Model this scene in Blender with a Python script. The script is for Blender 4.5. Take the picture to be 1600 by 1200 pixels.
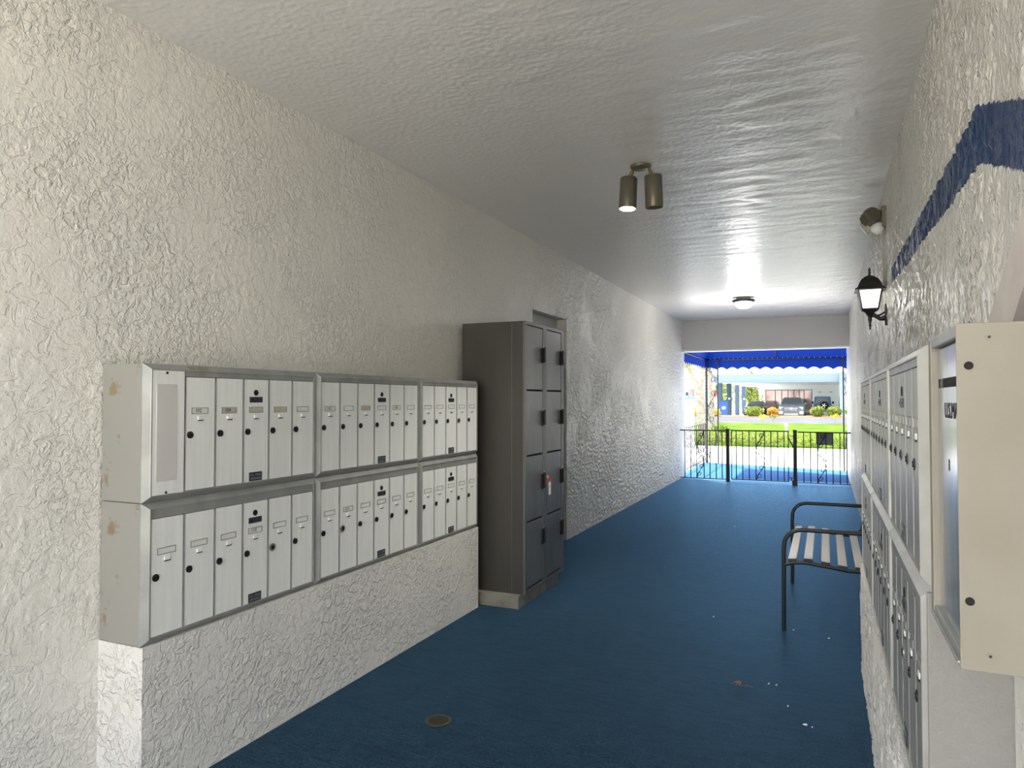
import bpy, bmesh, math, random
from mathutils import Vector, Matrix
random.seed(7)
sc = bpy.context.scene
for o in list(bpy.data.objects): bpy.data.objects.remove(o)
C = sc.collection
PI = math.pi

# ------------------------------------------------------------------ camera
F = 1100.0; HC = 1.45; PSI = math.radians(23.961); TH = math.radians(1.354)
cam_d = bpy.data.cameras.new('camera'); cam = bpy.data.objects.new('camera', cam_d); C.objects.link(cam)
cam_d.sensor_fit = 'HORIZONTAL'; cam_d.sensor_width = 36; cam_d.lens = 36 * F / 1600; cam_d.clip_start = .03; cam_d.clip_end = 600
cam.location = (0, 0, HC); cam.rotation_euler = (PI / 2 + TH, 0, PSI)
sc.camera = cam

# ------------------------------------------------------------------ sky, sun, exposure
world = bpy.data.worlds.new('sky'); sc.world = world; world.use_nodes = True
wn = world.node_tree.nodes; wl = world.node_tree.links
bg = wn['Background']; sky = wn.new('ShaderNodeTexSky'); sky.sky_type = 'NISHITA'; sky.sun_disc = False
sky.sun_elevation = math.radians(52); sky.sun_rotation = math.radians(-45); sky.air_density = 1.0; sky.dust_density = 3.0; sky.ozone_density = 1
wmix = wn.new('ShaderNodeMix'); wmix.data_type = 'RGBA'; wmix.inputs[0].default_value = .6; wmix.inputs[7].default_value = (9, 9.3, 9.8, 1)
wl.new(sky.outputs[0], wmix.inputs[6]); wl.new(wmix.outputs[2], bg.inputs[0]); bg.inputs[1].default_value = .3
sun_d = bpy.data.lights.new('sun', 'SUN'); sun_d.energy = 8.0; sun_d.angle = math.radians(1.5); sun_d.color = (1, .95, .86)
sun = bpy.data.objects.new('sun', sun_d); C.objects.link(sun)
sun.rotation_euler = Vector((-.42, .5, .95)).to_track_quat('Z', 'Y').to_euler(); sun.location = (-5, 5, 12)
sc.view_settings.view_transform = 'Standard'; sc.view_settings.look = 'None'
sc.view_settings.gamma = 1; sc.view_settings.use_curve_mapping = False
sc.view_settings.exposure = 0.9

# ------------------------------------------------------------------ materials
def mat(name, col, rough=.5, metal=0, spec=.5, emit=None, es=0, trans=None):
    m = bpy.data.materials.new(name); m.use_nodes = True
    b = m.node_tree.nodes['Principled BSDF']
    b.inputs['Base Color'].default_value = (*col, 1); b.inputs['Roughness'].default_value = rough
    b.inputs['Metallic'].default_value = metal; b.inputs['Specular IOR Level'].default_value = spec
    if emit: b.inputs['Emission Color'].default_value = (*emit, 1); b.inputs['Emission Strength'].default_value = es
    return m
def nd(m, t, **k):
    n = m.node_tree.nodes.new('ShaderNode' + t)
    for a, v in k.items(): setattr(n, a, v)
    return n
def lk(m, a, b): m.node_tree.links.new(a, b)
def objco(m, scale=(1, 1, 1)):
    tc = nd(m, 'TexCoord'); mp = nd(m, 'Mapping'); mp.inputs['Scale'].default_value = scale
    lk(m, tc.outputs['Object'], mp.inputs['Vector']); return mp.outputs[0]
def noise(m, v, s, det=3, rough=.55, dist=0):
    n = nd(m, 'TexNoise'); n.inputs['Scale'].default_value = s; n.inputs['Detail'].default_value = det
    n.inputs['Roughness'].default_value = rough; n.inputs['Distortion'].default_value = dist
    lk(m, v, n.inputs['Vector']); return n.outputs['Fac']
def ramp(m, v, a, b, c0=(0, 0, 0, 1), c1=(1, 1, 1, 1)):
    r = nd(m, 'ValToRGB'); r.color_ramp.elements[0].position = a; r.color_ramp.elements[1].position = b
    r.color_ramp.elements[0].color = c0; r.color_ramp.elements[1].color = c1
    lk(m, v, r.inputs[0]); return r.outputs[0]
def mth(m, op, a, b):
    n = nd(m, 'Math', operation=op)
    for i, x in enumerate((a, b)):
        if isinstance(x, (int, float)): n.inputs[i].default_value = x
        else: lk(m, x, n.inputs[i])
    return n.outputs[0]
def bump(m, h, dist, strength=1):
    bp = nd(m, 'Bump'); bp.inputs['Strength'].default_value = strength; bp.inputs['Distance'].default_value = dist
    lk(m, h, bp.inputs['Height']); lk(m, bp.outputs[0], m.node_tree.nodes['Principled BSDF'].inputs['Normal'])
def setcol(m, v): lk(m, v, m.node_tree.nodes['Principled BSDF'].inputs['Base Color'])
def vary(m, c0, c1, s, scale=(1, 1, 1), det=4, a=.35, b=.65):
    setcol(m, ramp(m, noise(m, objco(m, scale), s, det), a, b, (*c0, 1), (*c1, 1)))
    return m

def stucco(name, c0, c1, rough, ridge=.006, fine=.5, scale=1.0, stretch=(1, 1, 1)):
    m = mat(name, c0, rough)
    v = objco(m, stretch)
    patch = ramp(m, noise(m, v, 1.7 * scale, 2), .40, .55)           # smooth trowelled patches against rough ones
    e1 = ramp(m, noise(m, v, 12 * scale, 4, .6, .8), .47, .50)          # knocked-down plateaus with sharp edges
    e2 = ramp(m, noise(m, v, 34 * scale, 3, .6, .5), .46, .56)
    e3 = noise(m, v, 90 * scale, 2)
    h = mth(m, 'ADD', mth(m, 'MULTIPLY', e1, .30), mth(m, 'MULTIPLY', mth(m, 'MULTIPLY', e2, patch), .55))
    h = mth(m, 'ADD', h, mth(m, 'MULTIPLY', e3, fine))
    bump(m, h, ridge)
    setcol(m, ramp(m, noise(m, v, 2.2, 5), .3, .7, (*c0, 1), (*c1, 1)))
    return m
M = {}
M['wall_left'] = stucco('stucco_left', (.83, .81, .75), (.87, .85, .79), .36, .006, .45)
M['wall_right'] = stucco('stucco_right_shaded', (.66, .64, .59), (.71, .69, .64), .28, .008, .8, 1.0, (1, 1.5, .6))  # same paint as the left wall, darkened to stand for its dimmer light
M['stub'] = stucco('stucco_stub', (.78, .76, .72), (.83, .81, .77), .42, .010, .35, .8)
M['blue_paint'] = stucco('painted_blue_stucco', (.010, .035, .11), (.016, .05, .15), .28, .008, .8, 1.0, (1, 1.5, .6))
m = mat('ceiling_stipple', (.86, .845, .82), .30, spec=.8); v = objco(m)
v2 = objco(m, (.55, 2.2, 1))
h = mth(m, 'ADD', mth(m, 'MULTIPLY', noise(m, v, 60, 3, .7), .9), mth(m, 'MULTIPLY', noise(m, v2, 5.5, 4, .6, .6), 0)); bump(m, h, .002)
M['ceiling'] = m
m = mat('smooth_beam_paint', (.62, .61, .60), .6); bump(m, noise(m, objco(m), 60), .001); M['beam'] = m
m = mat('smooth_grey_plaster', (.28, .28, .27), .5); vary(m, (.26, .257, .245), (.31, .305, .29), 2.5); bump(m, mth(m, 'ADD', noise(m, objco(m), 35, 4, .6), mth(m, 'MULTIPLY', noise(m, objco(m), 8, 3), 1.5)), .004); M['plaster_smooth'] = m
M['trim'] = mat('white_trim_paint', (.85, .85, .84), .45)
m = mat('navy_ribbed_carpet', (.018, .066, .15), .9, spec=.1)
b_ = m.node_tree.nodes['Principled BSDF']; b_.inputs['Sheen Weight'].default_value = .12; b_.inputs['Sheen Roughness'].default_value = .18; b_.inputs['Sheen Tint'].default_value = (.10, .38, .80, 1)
v = objco(m); vr = objco(m, (.22, 1.6, 1))
k = mth(m, 'ADD', mth(m, 'MULTIPLY', noise(m, vr, 55, 3, .6), .65), mth(m, 'MULTIPLY', noise(m, v, 5, 5, .6), .35))
k = mth(m, 'ADD', mth(m, 'MULTIPLY', k, .45), mth(m, 'ADD', mth(m, 'MULTIPLY', noise(m, v, 120, 2, .7), .25), mth(m, 'MULTIPLY', noise(m, objco(m, (.15, 1, 1)), 34, 3, .7), .3)))
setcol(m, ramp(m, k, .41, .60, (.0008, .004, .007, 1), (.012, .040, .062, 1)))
bump(m, mth(m, 'ADD', noise(m, vr, 55, 3), mth(m, 'ADD', mth(m, 'MULTIPLY', noise(m, v, 130, 2), 1.2), mth(m, 'MULTIPLY', noise(m, objco(m, (.15, 1, 1)), 30, 3), .8))), .035); M['carpet'] = m
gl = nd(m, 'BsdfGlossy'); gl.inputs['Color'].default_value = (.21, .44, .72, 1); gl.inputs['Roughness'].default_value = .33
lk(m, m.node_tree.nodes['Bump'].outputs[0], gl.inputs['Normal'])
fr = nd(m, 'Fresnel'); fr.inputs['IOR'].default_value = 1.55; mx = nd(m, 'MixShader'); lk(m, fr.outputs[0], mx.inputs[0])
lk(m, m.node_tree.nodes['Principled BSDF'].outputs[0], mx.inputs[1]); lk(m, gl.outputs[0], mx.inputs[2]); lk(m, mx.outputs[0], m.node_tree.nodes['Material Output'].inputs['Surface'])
m = mat('aluminium_door_shaded', (.4, .4, .4), .42, .4); vary(m, (.34, .34, .325), (.44, .44, .425), 6, (1, 8, .4)); M['door_R'] = m  # right-bank copy of the doors; darker grey stands in for dim reflections
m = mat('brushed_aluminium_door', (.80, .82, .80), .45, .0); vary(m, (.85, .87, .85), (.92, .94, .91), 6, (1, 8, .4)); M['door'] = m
m = mat('aluminium_trim', (.36, .37, .36), .42, .3); vary(m, (.32, .33, .32), (.40, .41, .39), 8); M['alu'] = m
m = mat('aluminium_trim_lit', (.5, .5, .48), .38, .3); vary(m, (.48, .48, .455), (.60, .59, .56), 8); M['alu_lit'] = m  # right-bank copy of the trim, paler to stand for light from above
m = mat('bare_aluminium_side', (.56, .55, .51), .5, .35)
v = objco(m); st = ramp(m, noise(m, v, 9, 5, .7), .60, .68)
mxx = nd(m, 'Mix', data_type='RGBA'); lk(m, st, mxx.inputs[0]); mxx.inputs[6].default_value = (.38, .375, .345, 1); mxx.inputs[7].default_value = (.30, .24, .14, 1)
setcol(m, mxx.outputs[2]); M['side'] = m
M['black'] = mat('black_metal', (.012, .012, .014), .4)
M['iron'] = mat('black_wrought_iron', (.014, .014, .016), .45)
M['hole'] = mat('dark_opening', (.004, .004, .005), .7)
M['lock'] = mat('dark_lock_metal', (.05, .05, .05), .35, .8)
M['steel'] = mat('bright_lock_metal', (.55, .54, .5), .28, .9)
M['plate_dark'] = mat('dark_engraved_plate', (.055, .06, .075), .4, .4)
M['plate_text'] = mat('engraved_lettering', (.36, .37, .37), .4, .4)
M['ink'] = mat('black_ink', (.015, .015, .02), .6)
M['paper'] = mat('paper_card', (.82, .81, .76), .7)
M['card_tan'] = mat('aged_card', (.55, .50, .40), .7)
M['window_card'] = mat('grey_window_card', (.70, .68, .66), .25)
M['tape'] = mat('tan_tape_mark', (.30, .26, .19), .6)
m = mat('dark_bronze_paint', (.055, .05, .043), .42); vary(m, (.048, .043, .037), (.062, .057, .049), 3, (1, 1, .3)); M['locker'] = m
m = mat('charcoal_locker_door', (.16, .16, .16), .33, .45); vary(m, (.13, .13, .135), (.20, .20, .20), 3, (1, 1, .5)); M['locker_door'] = m
m = mat('bare_metal_kick', (.30, .28, .24), .5, .3); vary(m, (.24, .22, .18), (.36, .34, .29), 7); M['kick'] = m
M['locker_frame'] = mat('grey_locker_frame', (.14, .14, .14), .35, .3)
m = mat('galvanised_door', (.60, .62, .64), .24, .75); vary(m, (.50, .52, .54), (.66, .68, .70), 4, (1, 6, .5)); M['galv'] = m
m = mat('beige_box_panel', (.34, .31, .26), .55); vary(m, (.28, .255, .205), (.335, .31, .26), 3, det=6); M['beige'] = m
m = mat('whitewashed_plank', (.66, .60, .56), .6); vary(m, (.58, .52, .48), (.72, .66, .62), 14, (1, .3, .3)); M['plank'] = m
M['bronze'] = mat('bronze_fixture', (.16, .145, .11), .38, .35)
M['brass'] = mat('aged_brass', (.35, .24, .09), .3, .8)
M['glow'] = mat('lit_lamp_lens', (1, 1, 1), .4, emit=(1, .97, .88), es=14)
M['lantern_glow'] = mat('frosted_lit_pane', (.9, .9, .88), .3, emit=(1, .98, .92), es=1.1)
M['dome_glow'] = mat('lit_ribbed_dome', (.9, .9, .88), .3, emit=(1, .98, .90), es=1.2)
M['bench_slat'] = mat('cream_slat', (.70, .67, .62), .4)
M['bench_frame'] = mat('dark_bench_tube', (.02, .025, .03), .38)
M['conduit'] = mat('painted_conduit', (.40, .39, .34), .5)
M['leafdry'] = mat('dry_leaf', (.32, .16, .08), .7)
M['drain'] = mat('drain_metal', (.06, .055, .035), .5, .4)
M['concrete'] = vary(mat('pale_concrete', (.6, .59, .57), .8), (.66, .65, .63), (.74, .73, .71), .8, det=6)
M['courtyard'] = vary(mat('warm_concrete', (.6, .56, .48), .8), (.70, .66, .58), (.80, .76, .68), .8, det=6)
M['asphalt'] = vary(mat('grey_road', (.24, .24, .27), .9, spec=.1), (.065, .065, .08), (.10, .10, .12), .7, det=5)
M['kerb'] = mat('shaded_kerb_lavender', (.30, .29, .34), .8)  # lavender-grey puts the sidewalk shadow into the kerb colour
m = mat('grass', (.16, .26, .03), .95, spec=.05); vary(m, (.018, .085, .004), (.12, .17, .008), 1.1, (1, 2.5, 1), 6); M['grass'] = m
m = mat('mulch', (.34, .22, .12), .95, spec=.05); vary(m, (.13, .075, .035), (.27, .17, .09), 6, det=5); M['mulch'] = m
M['porch'] = vary(mat('blue_porch_carpet', (.03, .13, .33), .95, spec=.1), (.026, .115, .30), (.036, .145, .36), 8)
def fabric(name, col, tr):
    m = mat(name, col, .7, spec=.2); nt = m.node_tree
    t = nd(m, 'BsdfTranslucent'); t.inputs[0].default_value = (*tr, 1); mx = nd(m, 'MixShader'); mx.inputs[0].default_value = .5
    out = nt.nodes['Material Output']; lk(m, nt.nodes['Principled BSDF'].outputs[0], mx.inputs[1]); lk(m, t.outputs[0], mx.inputs[2]); lk(m, mx.outputs[0], out.inputs[0]); return m
M['canvas'] = fabric('blue_awning_canvas', (.016, .06, .26), (.022, .095, .40))
def leafm(name, a, b):
    m = mat(name, a, .6, spec=.3); nt = m.node_tree
    g = nd(m, 'NewGeometry'); r = ramp(m, g.outputs['Random Per Island'], 0, 1, (*a, 1), (*b, 1)); setcol(m, r)
    t = nd(m, 'BsdfTranslucent'); lk(m, r, t.inputs[0]); mx = nd(m, 'MixShader'); mx.inputs[0].default_value = .4
    out = nt.nodes['Material Output']; lk(m, nt.nodes['Principled BSDF'].outputs[0], mx.inputs[1]); lk(m, t.outputs[0], mx.inputs[2]); lk(m, mx.outputs[0], out.inputs[0]); return m
M['leaf_green'] = leafm('leaf_green', (.10, .20, .02), (.34, .42, .06))
M['leaf_lime'] = leafm('leaf_lime', (.10, .19, .02), (.34, .36, .07))
M['leaf_yellow'] = leafm('leaf_yellow', (.40, .38, .03), (.75, .60, .05))
M['leaf_orange'] = leafm('leaf_orange', (.30, .32, .04), (.80, .28, .05))
M['leaf_tree'] = leafm('leaf_tree', (.25, .30, .06), (.55, .48, .16))
M['bark'] = vary(mat('pale_bark', (.36, .30, .25), .9), (.28, .23, .19), (.45, .39, .33), 9)
M['facade'] = mat('pale_blue_facade', (.22, .30, .40), .6)
M['facade_white'] = mat('white_facade', (.82, .86, .84), .6)
M['column'] = mat('slate_blue_column', (.05, .095, .16), .6)
M['glass'] = mat('reflective_window_glass', (.32, .24, .23), .06, .5)
M['glass_frame'] = mat('dark_window_frame', (.10, .08, .08), .5)
M['roof'] = mat('brown_roof_tiles', (.34, .24, .19), .8)
M['car_grey'] = mat('gunmetal_car_paint', (.12, .145, .16), .25, .5)
M['car_black'] = mat('black_car_paint', (.012, .016, .025), .2, .3)
M['car_blue'] = mat('blue_car_paint', (.015, .12, .30), .28, .3)
M['car_glass'] = mat('car_glass', (.05, .07, .07), .08, .2)
M['chrome'] = mat('chrome', (.75, .78, .8), .15, 1)
M['tyre'] = mat('tyre_rubber', (.02, .02, .02), .85)
M['lamp_lens'] = mat('headlamp_lens', (.7, .75, .8), .1, .2)
M['tail'] = mat('red_tail_lamp', (.5, .02, .015), .3)
M['white'] = mat('white_paint', (.82, .82, .82), .5)
M['red'] = mat('red_paint', (.65, .05, .04), .5)
M['blue_bin'] = mat('postal_blue', (.02, .09, .28), .4)
M['sign_grey'] = mat('grey_sign_back', (.17, .18, .21), .5)
M['teal'] = mat('teal_cap', (.12, .30, .34), .6)

# ------------------------------------------------------------------ mesh builder
class MB:
    def __init__(s): s.v = []; s.f = []; s.mi = []; s.sm = []; s.m = 0
    def add(s, vs, fs, smooth=False):
        n = len(s.v); s.v += [tuple(v) for v in vs]
        for f in fs: s.f.append([n + i for i in f]); s.mi.append(s.m); s.sm.append(smooth)
        return s
    def box(s, x0, y0, z0, x1, y1, z1, b=0):
        x0, x1 = sorted((x0, x1)); y0, y1 = sorted((y0, y1)); z0, z1 = sorted((z0, z1))
        b = min(b, .45 * (x1 - x0), .45 * (y1 - y0), .45 * (z1 - z0))
        if b <= 0:
            vs = [(x, y, z) for z in (z0, z1) for y in (y0, y1) for x in (x0, x1)]
            return s.add(vs, [(0, 2, 3, 1), (4, 5, 7, 6), (0, 1, 5, 4), (2, 6, 7, 3), (0, 4, 6, 2), (1, 3, 7, 5)])
        bm = bmesh.new(); bmesh.ops.create_cube(bm, size=1)
        for v in bm.verts: v.co = Vector(((x0 + x1) / 2 + v.co.x * (x1 - x0), (y0 + y1) / 2 + v.co.y * (y1 - y0), (z0 + z1) / 2 + v.co.z * (z1 - z0)))
        bmesh.ops.bevel(bm, geom=bm.edges[:], offset=b, segments=2, profile=.5, affect='EDGES')
        return s.bm(bm)
    def bm(s, bm, smooth=False, mtx=None):
        bm.verts.index_update()
        vs = [(mtx @ v.co if mtx else v.co) for v in bm.verts]
        s.add(vs, [[v.index for v in f.verts] for f in bm.faces], smooth); bm.free(); return s
    def tube(s, pts, r, n=8, cap=True, smooth=True, closed=False):
        pts = [Vector(p) for p in pts]; N = len(pts); rs = r if isinstance(r, (list, tuple)) else [r] * N
        vs = []; fs = []; up = None
        for i, p in enumerate(pts):
            if closed: t = pts[(i + 1) % N] - pts[i - 1]
            else: t = pts[min(i + 1, N - 1)] - pts[max(i - 1, 0)]
            t = t.normalized() if t.length > 0 else Vector((0, 0, 1))
            if up is None:
                up = Vector((0, 0, 1)) if abs(t.z) < .9 else Vector((1, 0, 0))
            a = (up - t * up.dot(t)); a = a.normalized() if a.length > 1e-6 else t.orthogonal().normalized()
            up = a; b = t.cross(a)
            for k in range(n):
                q = 2 * PI * (k + .5) / n; vs.append(p + (a * math.cos(q) + b * math.sin(q)) * rs[i])
        for i in range(N if closed else N - 1):
            j = (i + 1) % N
            for k in range(n):
                k2 = (k + 1) % n; fs.append((i * n + k, i * n + k2, j * n + k2, j * n + k))
        s.add(vs, fs, smooth)
        if cap and not closed:
            s.add([vs[k] for k in range(n)], [list(range(n))[::-1]]); s.add([vs[(N - 1) * n + k] for k in range(n)], [list(range(n))])
        return s
    def bar(s, a, b, w, h=None):                      # square bar
        a = Vector(a); b = Vector(b); t = (b - a).normalized(); h = h or w
        u = t.cross(Vector((0, 0, 1))); u = u.normalized() if u.length > 1e-4 else Vector((1, 0, 0)); w2 = u.cross(t)
        vs = [p + u * (sx * w / 2) + w2 * (sz * h / 2) for p in (a, b) for sx, sz in ((-1, -1), (1, -1), (1, 1), (-1, 1))]
        return s.add(vs, [(3, 2, 1, 0), (4, 5, 6, 7), (0, 1, 5, 4), (1, 2, 6, 5), (2, 3, 7, 6), (3, 0, 4, 7)])
    def lathe(s, prof, n=24, mtx=None, smooth=True):   # profile (r,z) about z
        vs = []; fs = []
        for r, z in prof:
            for k in range(n):
                q = 2 * PI * k / n; p = Vector((r * math.cos(q), r * math.sin(q), z)); vs.append(mtx @ p if mtx else p)
        for i in range(len(prof) - 1):
            for k in range(n):
                k2 = (k + 1) % n; fs.append((i * n + k, i * n + k2, (i + 1) * n + k2, (i + 1) * n + k))
        fs2 = []
        if prof[0][0] > 1e-5: fs2.append(list(range(n))[::-1])
        if prof[-1][0] > 1e-5: fs2.append([(len(prof) - 1) * n + k for k in range(n)])
        s.add(vs, fs, smooth)
        for f in fs2: s.add([vs[i] for i in f], [list(range(n))])
        return s
    def prism(s, poly, ax, a, b):                      # extrude polygon (list of 2d) along axis ax from a to b
        def P(p, t):
            l = list(p); l.insert(ax, t); return tuple(l)
        n = len(poly); vs = [P(p, a) for p in poly] + [P(p, b) for p in poly]
        return s.add(vs, [list(range(n))[::-1], [n + i for i in range(n)]] + [(i, (i + 1) % n, n + (i + 1) % n, n + i) for i in range(n)])
    def loft(s, rings, closed_ring=True, cap=True, smooth=True):
        n = len(rings[0]); vs = [p for r in rings for p in r]; fs = []
        for i in range(len(rings) - 1):
            for k in range(n if closed_ring else n - 1):
                k2 = (k + 1) % n; fs.append((i * n + k, i * n + k2, (i + 1) * n + k2, (i + 1) * n + k))
        s.add(vs, fs, smooth)
        if cap:
            s.add(rings[0], [list(range(n))[::-1]]); s.add(rings[-1], [list(range(n))])
        return s
    def build(s, name, mats, parent=None):
        me = bpy.data.meshes.new(name); me.from_pydata(s.v, [], s.f)
        for m_ in (mats if isinstance(mats, (list, tuple)) else [mats]): me.materials.append(m_)
        me.polygons.foreach_set('material_index', s.mi); me.polygons.foreach_set('use_smooth', s.sm)
        bm = bmesh.new(); bm.from_mesh(me); bmesh.ops.recalc_face_normals(bm, faces=bm.faces); bm.to_mesh(me); bm.free()
        me.update()
        o = bpy.data.objects.new(name, me); C.objects.link(o)
        if parent: o.parent = parent
        return o
def tag(o, label=None, cat=None, group=None, kind=None):
    if label: o['label'] = label
    if cat: o['category'] = cat
    if group: o['group'] = group
    if kind: o['kind'] = kind
    return o
def thing(name, label, cat, loc=(0, 0, 0), group=None, rz=0):
    o = bpy.data.objects.new(name, None); C.objects.link(o); o.location = loc; o.rotation_euler = (0, 0, rz); o.empty_display_size = .1
    return tag(o, label, cat, group)
def struct(mb, name, m): return tag(mb.build(name, m), kind='structure')
def setlabel(o, l): o['label'] = l; return o
def text(body, size, mtx, m, parent, name='lettering', ext=.0004, sx=1.0):
    cu = bpy.data.curves.new('t', 'FONT'); cu.body = body; cu.size = size; cu.align_x = 'CENTER'; cu.align_y = 'CENTER'; cu.extrude = ext; cu.resolution_u = 2
    ob = bpy.data.objects.new('t', cu); C.objects.link(ob)
    me = bpy.data.meshes.new_from_object(ob.evaluated_get(bpy.context.evaluated_depsgraph_get()))
    bpy.data.objects.remove(ob); bpy.data.curves.remove(cu)
    for v in me.vertices: v.co = mtx @ Vector((v.co.x * sx, v.co.y, v.co.z))
    me.materials.clear(); me.materials.append(m); me.name = name
    o = bpy.data.objects.new(name, me); C.objects.link(o); o.parent = parent; return o

# ------------------------------------------------------------------ rough plaster relief (real geometry)
import numpy as np
_rng = np.random.RandomState(4); _G = _rng.rand(256, 256) * 2 * PI; _GX, _GY = np.cos(_G), np.sin(_G)
def pn(u, v):                        # 2-D gradient noise, about -.7 .. .7
    iu = np.floor(u).astype(int); iv = np.floor(v).astype(int); fu = u - iu; fv = v - iv
    su = fu * fu * fu * (fu * (fu * 6 - 15) + 10); sv = fv * fv * fv * (fv * (fv * 6 - 15) + 10)
    def g(a, b): i = (iu + a) & 255; j = (iv + b) & 255; return _GX[i, j] * (fu - a) + _GY[i, j] * (fv - b)
    a = g(0, 0) * (1 - su) + g(1, 0) * su; b_ = g(0, 1) * (1 - su) + g(1, 1) * su
    return (a * (1 - sv) + b_ * sv) * 1.4
def sstep(x, a, b_): t = np.clip((x - a) / (b_ - a), 0, 1); return t * t * (3 - 2 * t)
def inpoly(u, v, poly):
    r_ = np.zeros(u.shape, bool)
    for (x1, y1), (x2, y2) in zip(poly, poly[1:] + poly[:1]):
        c = ((y1 > v) != (y2 > v)) & (u < (x2 - x1) * (v - y1) / ((y2 - y1) or 1e-9) + x1); r_ ^= c
    return r_
def relief_mesh(name, mb, mats, grids):
    # mb: plain boxes behind; grids: (us, vs, fn(U,V)->height, place(U,V,h)->xyz arrays, polys)
    V = [np.array(mb.v, dtype=np.float32).reshape(-1, 3)]; n0 = len(mb.v); L = []; LT = []; MI = []
    for f in mb.f: L += f; LT.append(len(f)); MI.append(0)
    L = [np.array(L, dtype=np.int32)]; LT = [np.array(LT, dtype=np.int32)]; MI = [np.array(MI, dtype=np.int32)]; nflat = len(mb.f)
    for us, vs, fn, place, polys, flip in grids:
        U, W = np.meshgrid(us, vs, indexing='ij'); h_ = fn(U, W); P = np.stack(place(U, W, h_), -1).reshape(-1, 3)
        nu, nv = U.shape; idx = (np.arange(nu * nv).reshape(nu, nv) + n0).astype(np.int32)
        q = np.stack([idx[:-1, :-1], idx[1:, :-1], idx[1:, 1:], idx[:-1, 1:]], -1).reshape(-1, 4)
        if flip: q = q[:, ::-1]
        uc = ((U[:-1, :-1] + U[1:, 1:]) / 2).ravel(); vc = ((W[:-1, :-1] + W[1:, 1:]) / 2).ravel(); mi = np.zeros(len(q), dtype=np.int32)
        for pl in polys:
            wob = .012 * pn(uc * 25, vc * 25); mi[inpoly(uc + wob, vc + wob * .7, pl)] = 1
        V.append(P.astype(np.float32)); L.append(q.ravel()); LT.append(np.full(len(q), 4, dtype=np.int32)); MI.append(mi); n0 += len(P)
    V = np.concatenate(V); L = np.concatenate(L); LT = np.concatenate(LT); MI = np.concatenate(MI)
    me = bpy.data.meshes.new(name); me.vertices.add(len(V)); me.vertices.foreach_set('co', V.ravel())
    me.loops.add(len(L)); me.loops.foreach_set('vertex_index', L); me.polygons.add(len(LT))
    ls = np.concatenate([[0], np.cumsum(LT)[:-1]]).astype(np.int32); me.polygons.foreach_set('loop_start', ls); me.polygons.foreach_set('loop_total', LT)
    me.polygons.foreach_set('material_index', MI); sm = np.ones(len(LT), dtype=bool); sm[:nflat] = False; me.polygons.foreach_set('use_smooth', sm)
    for m_ in mats: me.materials.append(m_)
    me.update(calc_edges=True); me.validate()
    o = bpy.data.objects.new(name, me); C.objects.link(o); o['kind'] = 'structure'; return o
def steps(a, b_, k0, k):             # spacing grows with distance
    out = [a]
    while out[-1] < b_: out.append(out[-1] + max(k0, k * abs(out[-1])))
    out[-1] = b_; return np.array(out)
def stucco_h(U, W, amp, su=1.0, sw=1.0):
    U = U * su; W = W * sw
    warp = pn(U * 7 + 9, W * 7 + 3) * .05
    a = sstep(pn(U * 26 + warp * 20, W * 26 + 50), -.12, .12); m_ = sstep(pn(U * 1.9 + 3, W * 1.9 + 8), -.35, .05)
    b_ = sstep(pn((U + warp) * 8 + 31, (W + warp) * 8 + 17), -.05, .02)
    c = pn(U * 55 + 5, W * 55 + 90)
    return amp * np.maximum(0, .15 + .55 * a * (.35 + .65 * m_) + .3 * b_ + .22 * c)

# ------------------------------------------------------------------ the setting
XL = -2.475; XR = .40; YN = -1.1; YO = YN; YE = 13.45; H = 2.95
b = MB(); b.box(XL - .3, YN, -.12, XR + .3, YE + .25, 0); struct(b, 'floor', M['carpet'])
b = MB(); b.box(XL - .3, YN, H, XR + .3, YE + .3, H + .3)
def ceil_h(U, W): return .0027 * np.maximum(0, .2 + pn(U * 42, W * 42)) + .0008 * pn(U * 90, W * 90) + (.0010 + .0032 * sstep(U, -1.7, -.6)) * (pn(U * 2.2 + pn(U * 3, W * 3), W * 6.5) + .5 * pn(U * 4, W * 14 + 7) + .9)
relief_mesh('ceiling', b, [M['ceiling']], [(np.arange(XL, XR + .012, .011), steps(.6, YE, .008, .0028), ceil_h, lambda U, W, h_: (U, W, H - .001 - h_), [], True)])
DY0, DY1, DZ = 6.04, 6.955, 2.30
b = MB(); b.box(XL - .3, YN, 0, XL, DY0, H); b.box(XL - .3, DY0, DZ, XL, DY1, H); b.box(XL - .3, DY1, 0, XL, YE + .3, H)

LH = lambda U, W: stucco_h(U, W, 1.0) * (.0024 + .0095 * sstep(U, 4.8, 8.5))
LP = lambda U, W, h_: (XL + .0005 + h_, U, W)
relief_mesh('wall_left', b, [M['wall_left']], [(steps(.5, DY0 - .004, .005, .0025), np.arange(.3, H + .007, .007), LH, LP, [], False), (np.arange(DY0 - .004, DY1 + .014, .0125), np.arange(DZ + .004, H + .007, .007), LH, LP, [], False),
    (steps(DY1 + .004, YE, .005, .0025), np.arange(0, H + .008, .008), LH, LP, [], False)])
b = MB(); b.box(XR, YO, 0, XR + .3, 15.2, H); 
BAND = [(4.98, 2.284), (2.258, 2.258), (1.83, 2.105), (1.2, 1.86), (1.2, 1.68), (1.84, 1.949), (2.253, 2.095), (5.04, 2.184)]; PATCH = [(2.0, 1.55), (1.97, 1.68), (1.62, 1.93), (1.3, 1.98), (1.3, 1.55)]
RH = lambda U, W: stucco_h(U * 1.0, W * .55, .0115)
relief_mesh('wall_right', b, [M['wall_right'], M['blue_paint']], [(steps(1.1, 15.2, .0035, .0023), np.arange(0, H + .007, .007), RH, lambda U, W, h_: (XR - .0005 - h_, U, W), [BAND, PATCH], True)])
b = MB(); b.box(XL, YE, 2.41, XR, YE + .25, H); struct(b, 'wall_beam', M['beam'])
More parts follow.
